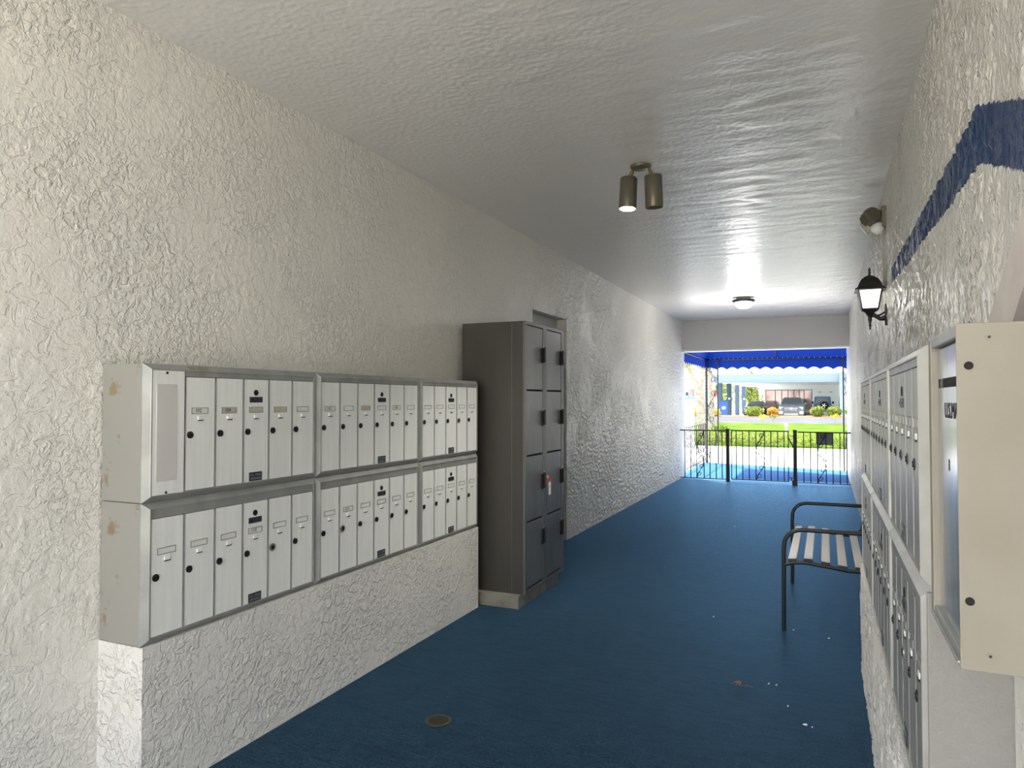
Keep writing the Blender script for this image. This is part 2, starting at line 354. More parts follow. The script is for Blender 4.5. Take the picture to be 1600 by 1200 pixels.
b = MB(); b.box(XL, YE + .02, 2.375, XR, YE + .26, 2.409); struct(b, 'trim_1', M['trim'])
# front of the building above the opening and to its sides (seen only from the porch)
b = MB(); b.box(XL - 6, YE + .05, 0, XL - .3, YE + .3, 3.2); b.box(XR + .3, YE + .05, 0, XR + 6, YE + .3, 3.2); b.box(XL - .3, YE + .3, H, XR + .3, YE + .36, 3.4)
struct(b, 'wall_front', M['facade_white'])
b = MB(); b.box(XR + .3, YN, 0, 9, YE, H + .3); struct(b, 'wall_building_right', M['facade_white'])
b = MB(); b.box(-9, YN, 0, XL - .3, YE, H + .3); struct(b, 'wall_building_left', M['facade_white'])
# door behind the locker: frame, leaf, dark transom
b = MB(); b.box(XL - .17, DY0, 2.16, XL - .10, DY1, DZ); b.box(XL - .17, DY0, 0, XL - .10, DY0 + .05, 2.16); b.box(XL - .17, DY1 - .05, 0, XL - .10, DY1, 2.16)
door = struct(b, 'door_1', M['beam'])
b = MB(); b.box(XL - .16, DY0 + .05, .01, XL - .13, DY1 - .05, 2.06, .003); b.build('door_leaf', M['locker_frame'], door)
b = MB(); b.box(XL - .15, DY0 + .05, 2.06, XL - .14, DY1 - .05, 2.16); b.build('transom', M['hole'], door)
# low walls carrying the mailboxes
SX = -2.24; SY0, SY1 = 1.785, 4.455
b = MB(); b.box(XL, SY0, 0, SX, SY1, .562); struct(b, 'wall_left_ledge', M['stub'])
RX = .18; RY0, RY1 = 1.655, 4.30; RZ0 = .555; RZM = 1.068; RZT = 1.568
b = MB(); b.box(RX - .006, RY0, 0, XR, RY1 + .05, RZ0 - .001)
relief_mesh('wall_right_ledge', b, [M['stub']], [(steps(RY0, RY1 + .05, .004, .002), np.arange(0, RZ0 + .003, .006), lambda U, W: stucco_h(U, W * .6, .011) * sstep(RZ0 - W, 0, .03), lambda U, W, h_: (RX - .005 - h_, U, W), [], True)])
b = MB(); b.box(RX + .004, RY0 - .012, 0, XR, RY0 - .0005, RZM - .004, .003); struct(b, 'wall_right_ledge_end', M['plaster_smooth'])
b = MB(); b.box(.327, 1.15, 0, XR, RY0 - .013, 1.026, .004); struct(b, 'wall_right_pilaster', M['wall_left'])
# ground: courtyard behind, porch, pavement, lawn, road, bed, carport slab
b = MB(); b.box(-16, -18, -.2, 16, YN, -.015); struct(b, 'floor_courtyard', M['courtyard'])
b = MB(); b.box(-16, -14, -.2, 16, -13.7, 4.0); struct(b, 'wall_courtyard_bounce', M['courtyard'])  # unseen wall, added to bounce warm sunlight into the corridor
b = MB(); b.prism([(-2.62, YE + .25), (-2.62, 17.0), (.46, 16.05), (.46, 15.2), (XR, 15.2), (XR, YE + .25)], 2, -.13, -.002); struct(b, 'floor_porch', M['porch'])
b = MB(); b.prism([(-2.9, 17.0), (-2.9, 17.5), (.9, 16.35), (.9, 16.02), (.46, 16.05), (-2.62, 17.0)], 2, -.14, -.03); struct(b, 'floor_kerb', M['kerb'])  # kerb strip coloured as the shadow beyond the porch
def strip(name, prof, m, x0=-70, x1=60, th=.3):
    b = MB()
    for (ya, za), (yb, zb) in zip(prof[:-1], prof[1:]):
        b.add([(x0, ya, za), (x1, ya, za), (x1, yb, zb), (x0, yb, zb), (x0, ya, za - th), (x1, ya, za - th), (x1, yb, zb - th), (x0, yb, zb - th)], [(0, 1, 2, 3), (7, 6, 5, 4), (0, 4, 5, 1), (2, 6, 7, 3), (0, 3, 7, 4), (1, 5, 6, 2)])
    return struct(b, name, m)
strip('floor_pavement', [(YE + .3, -.15), (24.0, -.05)], M['concrete'])
strip('floor_lawn', [(24.0, -.04), (26, .02), (38, .31)], M['grass'])
strip('floor_road', [(38, .30), (47, .40)], M['asphalt'])
strip('floor_planting_bed', [(47, .41), (49.5, .47), (51.5, .42), (54, .1)], M['mulch'])
strip('floor_carport', [(54, .08), (76, .0), (160, -.2)], M['concrete'])

# ------------------------------------------------------------------ mailbox units
# local frame: u = along the wall (left to right for a person facing the unit), w = out of the wall, z up
def frame_fn(side, y0):
    if side == 'L': return lambda u, w, z: (SX + w, y0 + u, z)
    return lambda u, w, z: (RX - w, y0 - u, z)     # right wall: facing it, left is far
def rot_for(side, p):                               # matrix for text on the unit face
    if side == 'L': R = Matrix(((0, 0, 1), (1, 0, 0), (0, 1, 0)))   # text x -> +y, y -> z, normal -> +x
    else: R = Matrix(((0, 0, -1), (-1, 0, 0), (0, 1, 0)))
    return Matrix.Translation(p) @ R.to_4x4()
def lbox(b, fn, u0, w0, z0, u1, w1, z1, bev=0):
    p = fn(u0, w0, z0); q = fn(u1, w1, z1); b.box(*p, *q, bev); return b
def disc(b, fn, u, w, z, r, d, n=16):
    c0 = Vector(fn(u, w, z)); c1 = Vector(fn(u, w + d, z)); b.tube([c0, c1], r, n); return b
def mail_unit(side, y0, width, z0, z1, ndoor, label, group, master, directory=False, cards={}, brights=(), tape=False, depth=.23, chrome_text=True):
    fn0 = frame_fn(side, y0)
    base = Vector(fn0(width / 2, -depth / 2, z0))
    root = thing('mailbox_unit', label, 'mailbox', base, group)
    fn = lambda u, w, z: tuple(Vector(fn0(u, w, z)) - base)
    # case behind the trim
    b = MB(); lbox(b, fn, .002, -depth, z0 + .001, width - .002, -.024, z1 - .001); b.build('case', M['side'], root)
    # picture-frame trim, chamfered and mitred
    b = MB(); T = .022; L = .0035
    rings = []
    for ins, w in ((0, -.024), (0, -.018), (T, .004), (T + L, .004), (T + L, -.008)):
        rings.append([fn(u, w, z) for u, z in ((ins, z0 + ins), (width - ins, z0 + ins), (width - ins, z1 - ins), (ins, z1 - ins))])
    b.loft(rings, cap=False, smooth=False)
    b.build('trim_frame', M['alu' if side == 'L' else 'alu_lit'], root)
    b = MB(); lbox(b, fn, T, -.024, z0 + T, width - T, -.016, z1 - T); b.build('backplate', M['hole'], root)
    ia = T + L; ib = width - T - L; zb = z0 + T + L; zt = z1 - T - L
    if directory:
        b = MB(); lbox(b, fn, ia - .006, -.015, zb - .005, ia + .142, .003, zt + .005, .002); d = b.build('directory_panel', M['door'], root)
        b = MB(); lbox(b, fn, ia + .018, .002, zb + .05, ia + .106, .005, zt - .05); b.build('directory_window', M['window_card'], d)
        for zz in (zt - .008, zb + .006): b = MB(); disc(b, fn, ia + .062, .002, zz, .005, .003, 10); b.build('screw', M['hole'], d)
        ia += .146
    # header rail
    b = MB(); hh = .019 if z1 > 1.3 else .033
    lbox(b, fn, ia, -.015, zt - hh, ib, .0, zt, .001); disc(b, fn, (ia + ib) / 2, 0, zt - .008, .003, .001, 8); b.build('header_rail', M['alu'], root)
    zt -= hh + .002
    pitch = (ib - ia) / ndoor
    zl = z0 + .240 if True else 0; zp = z0 + .3325
    for i in range(ndoor):
        a = ia + i * pitch; c = a + pitch
        b = MB(); lbox(b, fn, a + .006, -.012, zb + .001, c - .003, -.001, zt, .0015)
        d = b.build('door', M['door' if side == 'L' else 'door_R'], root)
        b = MB(); lbox(b, fn, a + .0015, -.014, zb, a + .0045, .0005, zt); b.build('door_edge', M['alu'], d)
        mid = (a + c) / 2 - .003
        # lock
        ul = a + .024; b = MB()
        r = .0135 if i not in brights else .017
        pr = 1 if side == 'L' else .35
        disc(b, fn, ul, -.002, zl, r, .002 + .004 * pr, 18); b.m = 1; disc(b, fn, ul, .0, zl, r * .55, .002 + .0045 * pr, 12)
        b.build('lock', [M['lock'] if i not in brights else M['steel'], M['lock']], d)
        # card holder: recessed rim with card
        hw = .040; hz = .0125; b = MB()
        lbox(b, fn, mid - hw, -.002, zp - hz, mid + hw, .0012, zp - hz + .0025); lbox(b, fn, mid - hw, -.002, zp + hz - .0025, mid + hw, .0012, zp + hz)
        lbox(b, fn, mid - hw, -.002, zp - hz, mid - hw + .0025, .0012, zp + hz); lbox(b, fn, mid + hw - .0025, -.002, zp - hz, mid + hw, .0012, zp + hz)
        h = b.build('card_holder', M['alu'], d)
        body, cm = cards.get(i, (None, None))
        if cm or body:
            b = MB(); lbox(b, fn, mid - hw + .003, -.002, zp - hz + .003, mid + hw - .003, .0003, zp + hz - .003); b.build('card', M[cm or 'paper'], d)
        if body: text(body, .021, rot_for(side, fn(mid - .008, .0006, zp)), M['ink'], d, 'number')
        # small tab
        b = MB(); lbox(b, fn, mid - .011, -.002, zp - .036, mid + .011, .005 * pr, zp - .022, .001); b.m = 1; lbox(b, fn, mid - .010, -.002, zp - .040, mid + .014, .003, zp - .035)
        b.build('tab', [M['door'], M['lock']], d)
        if i == master:
            b = MB(); disc(b, fn, mid, -.002, z0 + .406, .0125, .003, 18); b.build('master_lock', M['hole'], d)
            b = MB(); lbox(b, fn, mid - .037, -.002, z0 + .364, mid + .037, .002, z0 + .388, .0008); pl = b.build('dark_plate', M['plate_dark'], d)
            for du, r_ in ((-.024, .005), (.031, .003)): b = MB(); disc(b, fn, mid + du, .001, z0 + .376, r_, .002, 10); b.build('plate_rivet', M['hole'], d)
            b = MB(); lbox(b, fn, mid - .036, -.002, z0 + .029, mid + .036, .002, z0 + .066, .0008); b.build('mail_plate', M['plate_dark'], d)
            text('U.S. MAIL', .0155, rot_for(side, fn(mid, .0022, z0 + .054)), M['plate_text'], d, 'lettering')
            b = MB(); lbox(b, fn, mid - .030, .001, z0 + .036, mid + .030, .0024, z0 + .039); lbox(b, fn, mid - .030, .001, z0 + .042, mid + .030, .0024, z0 + .0435); b.build('engraved_line', M['plate_text'], d)
    if tape:
        b = MB(); p0, p1 = (.205, .245)
        for u0, u1 in ((.190, .222), (.228, .285)):
            w = lambda z: -.018 + (z1 - z) * .022 / T + .0006
            b.add([fn(u0, w(z1 - .005), z1 - .005), fn(u1, w(z1 - .005), z1 - .005), fn(u1, w(z1 - .018), z1 - .018), fn(u0, w(z1 - .018), z1 - .018)], [(0, 1, 2, 3)])
        b.build('tape_residue', M['tape'], root)
    return root
GL = 'mailbox units on the left wall'; ZT, ZM, ZB = 1.587, 1.078, .563
u1 = mail_unit('L', 1.785, .94, ZM, ZT, 5, 'silver mailbox unit with tall directory window panel, nearest in upper row on left wall', GL, 2, True,
          {0: ('102', 'paper'), 1: ('104', 'card_tan'), 2: (None, 'card_tan'), 3: (None, 'card_tan'), 4: (None, 'paper')}, (), True)
mail_unit('L', 1.785, .94, ZB, ZM - .001, 6, 'silver six-door mailbox unit under the directory unit, nearest in lower row on left wall', GL, 3, False,
          {0: (None, 'paper'), 1: (None, 'paper'), 2: (None, 'paper'), 3: ('110', 'paper')}, (4,))
mail_unit('L', 2.726, .942, ZM, ZT, 6, 'middle mailbox unit of the upper row on the left wall, six doors', GL, 3, False,
          {0: ('112', 'paper'), 2: (None, 'card_tan'), 4: ('120', 'paper')})
mail_unit('L', 2.726, .942, ZB, ZM - .001, 6, 'middle mailbox unit of the lower row on the left wall, card numbered 211', GL, 3, False,
          {1: ('211', 'paper')}, (1,))
mail_unit('L', 3.669, .786, ZM, ZT, 5, 'narrow five-door mailbox unit, upper row on left wall beside the dark locker', GL, 2, False, {}, (3,))
mail_unit('L', 3.669, .786, ZB, ZM - .001, 5, 'narrow five-door mailbox unit, lower row on left wall beside the dark locker', GL, 2)
GR = 'mailbox units on the right wall'
d0 = RY0; ws = (.80, .94, .88)
ys = [RY0 + ws[0], RY0 + ws[0] + ws[1], RY0 + sum(ws)]
for i, (wd, nm, n) in enumerate(zip(ws, ('nearest', 'middle', 'farthest'), (5, 6, 6))):
    ex = ('beside the beige collection box', 'between two other units', 'in front of the slatted bench')[i]
    mail_unit('R', ys[i], wd - .001, RZM, RZT, n, '%s mailbox unit, upper row on right wall, %s' % (nm, ex), GR, 2 if i != 1 else 3, False,
              {1: (None, 'paper')} if i == 0 else {}, (), depth=.21)
    mail_unit('R', ys[i], wd - .001, RZ0, RZM - .001, n, '%s mailbox unit in the lower row on the right wall, above rough plaster ledge' % nm, GR, 2 if i != 1 else 3, False,
              {}, (2,) if i == 0 else (), depth=.20 if i else .12)

# ------------------------------------------------------------------ collection box (right, nearest)
BY0, BY1, BX, BZ0, BZ1 = 1.30, 1.625, .19, 1.03, 1.572
root = thing('collection_box', 'large beige metal outgoing mail box with slot, right wall nearest the viewer', 'mail box', (XR, (BY0 + BY1) / 2, BZ0))
o0 = Vector(root.location)
def rb(b, x0, y0, z0, x1, y1, z1, bev=0): return b.box(x0 - o0.x, y0 - o0.y, z0 - o0.z, x1 - o0.x, y1 - o0.y, z1 - o0.z, bev)
b = MB(); rb(b, BX, BY0, BZ0, XR - .001, BY0 + .004, BZ1, .0015); sp = b.build('side_panel', M['beige'], root)
for (x, z, r, mm) in ((.2065, 1.505, .0065, 'hole'), (.2035, 1.137, .0065, 'hole'), (.234, 1.549, .005, 'lock'), (.229, 1.056, .005, 'lock')):
    b = MB(); p = Vector((x, BY0, z)) - o0; b.tube([p, p - Vector((0, .0015, 0))], r, 16)
    if mm == 'lock':
        b.m = 1; b.tube([p - Vector((0, .001, 0)), p - Vector((0, .0025, 0))], r * .45, 10)
    b.build('screw' if mm == 'lock' else 'hole', [M['beige'] if mm == 'lock' else M[mm], M['lock']], sp)
b = MB(); rb(b, BX + .02, BY0 + .005, BZ0 + .004, XR - .002, BY1 - .004, BZ1 - .004); b.build('case', M['side'], root)
b = MB()
rb(b, BX + .002, BY0 + .005, BZ0, BX + .02, BY1, BZ0 + .022, .002); rb(b, BX - .004, BY0 + .005, BZ0 + .006, BX + .004, BY1 - .03, BZ0 + .012, .002); b.build('bottom_rail', M['alu'], root)
b = MB(); rb(b, BX + .002, BY0 + .005, BZ1 - .02, BX + .02, BY1, BZ1, .002); b.build('top_rail', M['alu'], root)
b = MB(); rb(b, BX, BY1 - .028, BZ0 + .004, BX + .02, BY1, BZ1 - .003, .002); b.build('stile', M['beige'], root)
b = MB(); rb(b, BX + .012, BY0 + .006, BZ0 + .022, BX + .018, BY1 - .029, BZ1 - .024, .001); dr = b.build('door', M['galv'], root)
b = MB(); rb(b, BX + .0108, BY0 + .02, 1.474, BX + .0125, BY1 - .05, 1.491); b.build('mail_slot', M['hole'], dr)
b = MB(); rb(b, BX + .0105, BY1 - .085, 1.474, BX + .0109, BY1 - .079, 1.491); rb(b, BX + .0105, BY1 - .1, 1.474, BX + .0109, BY1 - .097, 1.491); b.build('slot_bar', M['alu'], dr)
R = Matrix(((0, 0, -1), (-1, 0, 0), (0, 1, 0))).to_4x4()
text('U.S.MAIL', .040, Matrix.Translation(Vector((BX + .0115, 1.425, 1.431)) - o0) @ R, M['ink'], dr, 'lettering', sx=1.15)
b = MB(); rb(b, BX + .0112, 1.466, 1.325, BX + .0125, 1.472, 1.345); b.build('keyhole', M['hole'], dr)
b = MB(); rb(b, BX + .0114, 1.322, 1.52, BX + .0125, 1.35, 1.545); b.build('sticker', M['kerb'], dr)

# ------------------------------------------------------------------ plank and painted marks on right wall
b = MB(); b.prism([(2.05, 1.592), (1.77, 1.592), (1.20, 1.96), (1.20, 2.074)], 0, XR - .046, XR - .016)
tag(b.build('wooden_plank', M['plank']), 'whitewashed wooden plank slanting up the right wall above the beige box', 'plank')

# ------------------------------------------------------------------ locker
LX0, LX1, LY0, LY1, LZ0, LZ1 = -2.43, -1.93, 4.572, 5.372, .088, 2.015
root = thing('locker_cabinet', 'tall dark bronze eight-door parcel locker standing against the left wall', 'locker', ((LX0 + LX1) / 2, (LY0 + LY1) / 2, 0)); o0 = Vector(root.location)
b = MB(); rb(b, LX0, LY0, LZ0, LX1 - .018, LY1, LZ1, .003); b.build('body', M['locker'], root)
b = MB(); rb(b, LX1 - .105, LY0 - .001, LZ0 + .02, LX1 - .102, LY0 + .002, LZ1 - .01); b.build('side_seam', M['locker_frame'], root)
b = MB()
for (ya, yb, za, zb) in ((LY0, LY0 + .026, LZ0, LZ1), (4.918, 4.996, LZ0, LZ1), (5.318, LY1, LZ0, LZ1)): rb(b, LX1 - .018, ya, za, LX1, yb, zb, .001)
rb(b, LX1 - .018, LY0 + .02, 1.992, LX1 - .0005, LY1 - .02, LZ1, .001); rb(b, LX1 - .018, LY0 + .02, LZ0, LX1 - .0005, LY1 - .02, .112, .001)
b.build('front_frame', M['locker_frame'], root)
b = MB(); rb(b, LX1 - .0175, 4.947, .12, LX1 + .0005, 4.951, 1.98); b.build('centre_gap', M['hole'], root)
b = MB(); rb(b, LX1 - .018, LY0 + .02, .11, LX1 - .014, LY1 - .05, 1.99); b.build('door_recess', M['hole'], root)
for ci, (ya, yb) in enumerate(((4.602, 4.914), (5.0, 5.314))):
    for r_ in range(4):
        zt = 1.986 - r_ * .4685; zb = zt - .455
        b = MB(); rb(b, LX1 - .013, ya, zb, LX1 - .002, yb, zt, .0025)
        d = b.build('locker_door', M['locker_door'], root)
        hz = zt - .20 + (.0 if r_ != 3 else .06)
        b = MB(); rb(b, LX1 - .003, yb - .03, hz - .055, LX1 + .006, yb + .006, hz + .055, .002); b.m = 1
        rb(b, LX1 + .005, yb - .002, hz - .05, LX1 + .022, yb + .004, hz + .065, .002)
        b.build('handle', [M['hole'], M['black']], d)
        b = MB(); p = Vector((LX1 - .001, yb + .016, hz + .07)) - o0
        b.tube([p, p + Vector((.004, 0, 0))], .007, 12); b.build('door_lock', M['steel'], d)
b = MB(); rb(b, LX0 + .01, LY0 - .055, 0, LX1 - .03, LY1 - .05, LZ0, .002)
b.m = 1; rb(b, LX1 - .031, LY0 + .35, .001, LX1 - .0295, LY0 + .354, LZ0 - .002); b.build('kick_base', [M['kick'], M['hole']], root)
# key with tag hanging in the locker lock
root = thing('key_tag', 'white key tag on a red ring hanging from the locker lock', 'key', (LX1 + .02, 4.935, .86))
b = MB(); b.tube([(-.02, 0, .02), (.012, 0, .02)], .004, 8); b.box(.0, -.001, .008, .014, .001, .034, .0005); b.build('key', M['steel'], root)
b = MB(); b.tube([(.012 + .002 * math.cos(a), .018 + .02 * math.sin(a), .0 + .022 * math.cos(a)) for a in [i * PI / 8 for i in range(16)]], .0045, 8, closed=True); b.build('ring', M['red'], root)
b = MB(); b.box(.012, .012, -.115, .015, .052, -.022, .001); t_ = b.build('tag', M['paper'], root)
b = MB(); b.box(.0152, .02, -.055, .0155, .04, -.05); b.box(.0152, .02, -.064, .0155, .036, -.061); b.build('tag_writing', M['ink'], t_)

# ------------------------------------------------------------------ ceiling fixtures
root = thing('twin_spotlight', 'bronze twin cylinder spotlight on the ceiling, left cylinder lit', 'ceiling light', (-1.055, 4.39, H))
b = MB(); b.lathe([(.0, 0), (.062, 0), (.068, -.012), (.062, -.026), (.02, -.03), (0, -.03)][::-1], 28); b.tube([(0, 0, -.03), (0, 0, -.042)], .008, 10); b.build('canopy', M['bronze'], root)
for sx, lit, ti in ((-1, True, -.10), (1, False, .06)):
    cx = sx * .078
    b = MB(); b.tube([(sx * .045, 0, -.022), (sx * .06, 0, -.05), (cx, 0, -.083)], [.006, .013, .011], 10); b.build('knuckle', M['brass'], root)
    mt = Matrix.Translation((cx, 0, -.078)) @ Matrix.Rotation(ti, 4, 'X') @ Matrix.Rotation(-sx * .02, 4, 'Y')
    b = MB(); b.lathe([(.0, 0), (.050, -.001), (.055, -.006), (.056, -.20), (.054, -.205), (.051, -.205), (.050, -.17), (0, -.17)], 32, mt)
    cyl = b.build('lamp_cylinder', M['bronze'], root)
    if lit:
        b = MB(); b.lathe([(0, -.201), (.0505, -.201), (.0505, -.199), (0, -.199)], 28, mt); b.build('lens', M['glow'], cyl)
        ld = bpy.data.lights.new('spot_lamp', 'SPOT'); ld.energy = 60; ld.spot_size = 1.9; ld.spot_blend = .8; ld.color = (1, .95, .85); ld.shadow_soft_size = .05
        lo = bpy.data.objects.new('spot_lamp', ld); C.objects.link(lo); lo.parent = root; lo.location = mt @ Vector((0, 0, -.24)); lo.rotation_euler = (ti, 0, 0)
root = thing('dome_light', 'small ribbed glass dome ceiling light with dark rim, near the far opening', 'ceiling light', (-1.069, 10.7, H))
b = MB(); b.lathe([(0, 0), (.10, 0), (.10, -.035), (0, -.035)][::-1], 28); b.build('base', M['card_tan'], root)
b = MB(); b.lathe([(.0, -.035), (.155, -.035), (.162, -.048), (.140, -.070), (.125, -.070), (.0, -.06)], 32); b.build('rim', M['iron'], root)
b = MB()
prof = [(.124, -.068), (.122, -.10), (.10, -.135), (.06, -.158), (0, -.165)]
rr = []
for r, z in prof: rr.append([((r * (1 + (.03 if k % 2 else -.02))) * math.cos(2 * PI * k / 48), (r * (1 + (.03 if k % 2 else -.02))) * math.sin(2 * PI * k / 48), z) for k in range(48)])
b.loft(rr, cap=False); b.build('glass_dome', M['dome_glow'], root)
ld = bpy.data.lights.new('dome_lamp', 'POINT'); ld.energy = 16; ld.shadow_soft_size = .16; ld.color = (1, .97, .95)
lo = bpy.data.objects.new('dome_lamp', ld); C.objects.link(lo); lo.parent = root; lo.location = (0, 0, -.35)

# ------------------------------------------------------------------ wall lantern
LYY = 5.41; LXC = .288
root = thing('wall_lantern', 'black coach lantern with lit frosted panes on the right wall', 'wall light', (XR, LYY, 1.965)); dx = LXC - XR
b = MB(); b.box(-.022, -.03, .0, -.001, .03, .145, .006); b.build('backplate', M['iron'], root)
b = MB(); b.tube([(-.02, 0, .05), (-.05, 0, .045), (dx + .02, 0, .075), (dx, 0, .075)], [.022, .014, .012, .012], 10); b.tube([(-.02, 0, .09), (-.05, 0, .07), (dx, 0, .06)], .007, 8); b.build('arm', M['iron'], root)
mt = Matrix.Translation((dx, 0, 0)) @ Matrix.Rotation(PI / 4, 4, 'Z'); q = math.sqrt(2)
b = MB(); b.lathe([(0, -.03), (.006, -.022), (.004, -.01), (.010, .0), (.006, .012), (.014, .04), (.012, .06), (.022, .075), (.030, .09), (.045, .10), (.048, .108), (0, .108)], 16, Matrix.Translation((dx, 0, 0))); b.build('lower_finial', M['iron'], root)
b = MB()
b.lathe([(.052 * q, .105), (.055 * q, .112), (.055 * q, .116), (0, .116)], 4, mt, False)
for sx in (-1, 1):
    for sy in (-1, 1): b.bar((dx + sx * .050, sy * .050, .112), (dx + sx * .072, sy * .072, .245), .008)
for s_ in (-1, 1): b.bar((dx + s_ * .072, -.072, .243), (dx + s_ * .072, .072, .243), .008); b.bar((dx - .072, s_ * .072, .243), (dx + .072, s_ * .072, .243), .008)
b.build('cage', M['iron'], root)
b = MB(); b.lathe([(.047 * q, .114), (.069 * q, .242)], 4, mt, False); b.build('panes', M['lantern_glow'], root)
b = MB(); b.lathe([(.094 * q, .240), (.095 * q, .246), (.075 * q, .262), (.068 * q, .285), (.052 * q, .315), (.030 * q, .335), (.012 * q, .345), (0, .345)], 4, mt, False); b.build('roof', M['iron'], root)
b = MB(); b.lathe([(0, .34), (.012, .345), (.006, .355), (.011, .363), (.005, .37), (.009, .385), (0, .405)], 14, Matrix.Translation((dx, 0, 0))); b.build('top_finial', M['iron'], root)
ld = bpy.data.lights.new('lantern_lamp', 'POINT'); ld.energy = 1.2; ld.shadow_soft_size = .06; ld.color = (1, .97, .9)
lo = bpy.data.objects.new('lantern_lamp', ld); C.objects.link(lo); lo.parent = root; lo.location = (dx - .15, 0, .18)

# ------------------------------------------------------------------ flood lamp pair and conduit
CY = 5.47
b = MB(); b.tube([(XR - .012, CY, 2.11), (XR - .012, CY, 2.64)], .013, 10)
tag(b.build('conduit_pipe', M['conduit']), 'painted vertical conduit between flood lamp and lantern on right wall', 'conduit')
root = thing('flood_light', 'grey swivel flood light high on the right wall above the lantern', 'wall light', (XR, 5.46, 2.64))
b = MB(); b.box(-.035, -.055, 0, -.001, .055, .145, .006); b.build('junction_box', M['bronze'], root)
b = MB(); b.prism([(-.02, .13), (-.09, .165), (-.14, .14), (-.13, .10), (-.03, .04)], 1, .035, .045); b.prism([(-.14, .09), (-.168, .03), (-.12, -.04), (-.10, -.01), (-.12, .05)], 1, -.03, .03); b.build('bracket', M['conduit'], root)
mt = Matrix.Translation((-.105, -.03, .075)) @ Matrix.Rotation(math.radians(70), 4, 'X') @ Matrix.Rotation(math.radians(25), 4, 'Y')
b = MB(); b.lathe([(0, -.05), (.04, -.05), (.056, -.03), (.056, .04), (.05, .055), (0, .055)], 10, mt, False); b.build('lamp_head', M['bronze'], root)
mt = Matrix.Translation((-.06, -.02, .0)) @ Matrix.Rotation(math.radians(100), 4, 'Y') @ Matrix.Rotation(.4, 4, 'X')
b = MB(); b.lathe([(0, -.05), (.02, -.04), (.042, .0), (.040, .03), (0, .045)], 18, mt); b.build('reflector', M['white'], root)

# ------------------------------------------------------------------ bench
root = thing('bench', 'slatted bench with dark tubular arms against the right wall behind the mailboxes', 'bench', (0, 5.42, 0))
BA, BB = -.63, .63
for yy in (BA, BB):
    pts = [(-.25, yy, 0), (-.247, yy, .50)]
    for k in range(1, 7): a = PI / 2 * k / 6; pts.append((-.247 + .11 * (1 - math.cos(a)), yy, .53 + .11 * math.sin(a)))
    pts += [(.10, yy, .640), (.285, yy, .640)]
    b = MB(); b.tube(pts, .0135, 10); b.build('leg', M['bench_frame'], root)
    b = MB(); b.tube([(.20, yy, .42), (.24, yy, .2), (.30, yy, 0)], .0125, 10); b.build('leg', M['bench_frame'], root)
    b = MB(); b.tube([(-.245, yy, .415), (-.19, yy, .432), (-.12, yy, .438), (0, yy, .425), (.12, yy, .41), (.2, yy, .41), (.25, yy, .46), (.33, yy, .84)], .0125, 10); b.build('side_rail', M['bench_frame'], root)
for xc, zc, tl in ((-.197, .448, .10), (-.105, .456, .0), (-.006, .444, -.10), (.09, .430, -.12), (.185, .428, -.05)):
    b = MB(); mt = Matrix.Translation((xc, 0, zc)) @ Matrix.Rotation(-tl, 4, 'Y')
    bm = bmesh.new(); bmesh.ops.create_cube(bm, size=1)
    for v_ in bm.verts: v_.co = Vector((v_.co.x * .050, v_.co.y * 1.27, v_.co.z * .016))
    bmesh.ops.bevel(bm, geom=bm.edges[:], offset=.003, segments=2, affect='EDGES')
    b.bm(bm, False, mt); b.m = 1
    for yy in (-.637, .637): b.add([mt @ Vector((x, yy + (.003 if yy > 0 else -.003) * s2, z)) for s2 in (0, 1) for x, z in ((-.026, -.009), (.026, -.009), (.026, .009), (-.026, .009))], [(0, 1, 2, 3), (7, 6, 5, 4), (0, 4, 5, 1), (1, 5, 6, 2), (2, 6, 7, 3), (3, 7, 4, 0)])
    b.build('seat_slat', [M['bench_slat'], M['bench_frame']], root)
for zc in (.55, .65, .75): b = MB(); x_ = .25 + (zc - .46) * .21; b.box(x_ - .02, -.63, zc - .025, x_ - .006, .63, zc + .025, .003); b.build('back_slat', M['bench_slat'], root)

# ------------------------------------------------------------------ small things on the carpet
root = thing('floor_drain', 'round metal drain cover set in the dark carpet, lower left', 'drain', (-1.612, 2.807, 0))
b = MB(); b.lathe([(0, -.001), (.058, -.001), (.060, .004), (.052, .006), (0, .006)], 28); b.build('cover', M['drain'], root)
b = MB()
for k in range(-4, 5): hw = math.sqrt(max(0, .046 ** 2 - (k * .0095) ** 2)); b.box(-hw, k * .0095 - .002, .006, hw, k * .0095 + .002, .0068)
b.build('slots', M['hole'], root)
root = thing('dry_leaf', 'curled brown dry leaf lying on the carpet', 'leaf', (-.40, 3.77, 0))
b = MB()
for a0, L_ in ((-.5, .035), (0, .045), (.5, .032), (1.1, .024)):
    pts = []
    for i in range(6):
        t = i / 5; wdt = .009 * math.sin(PI * min(1, t + .08)); cx = -t * L_; z = .005 + .012 * math.sin(PI * t)
        for s_ in (-1, 0, 1):
            x = cx; y = s_ * wdt; pts.append((x * math.cos(a0) - y * math.sin(a0), x * math.sin(a0) + y * math.cos(a0), z + (.005 if s_ else 0)))
    b.add(pts, [(i * 3 + j, i * 3 + j + 1, i * 3 + j + 4, i * 3 + j + 3) for i in range(5) for j in range(2)])
b.build('blade', M['leafdry'], root)
b = MB(); b.tube([(0, 0, .006), (.03, .004, .008), (.055, .0, .004)], .0013, 6); b.build('stem', M['leafdry'], root)
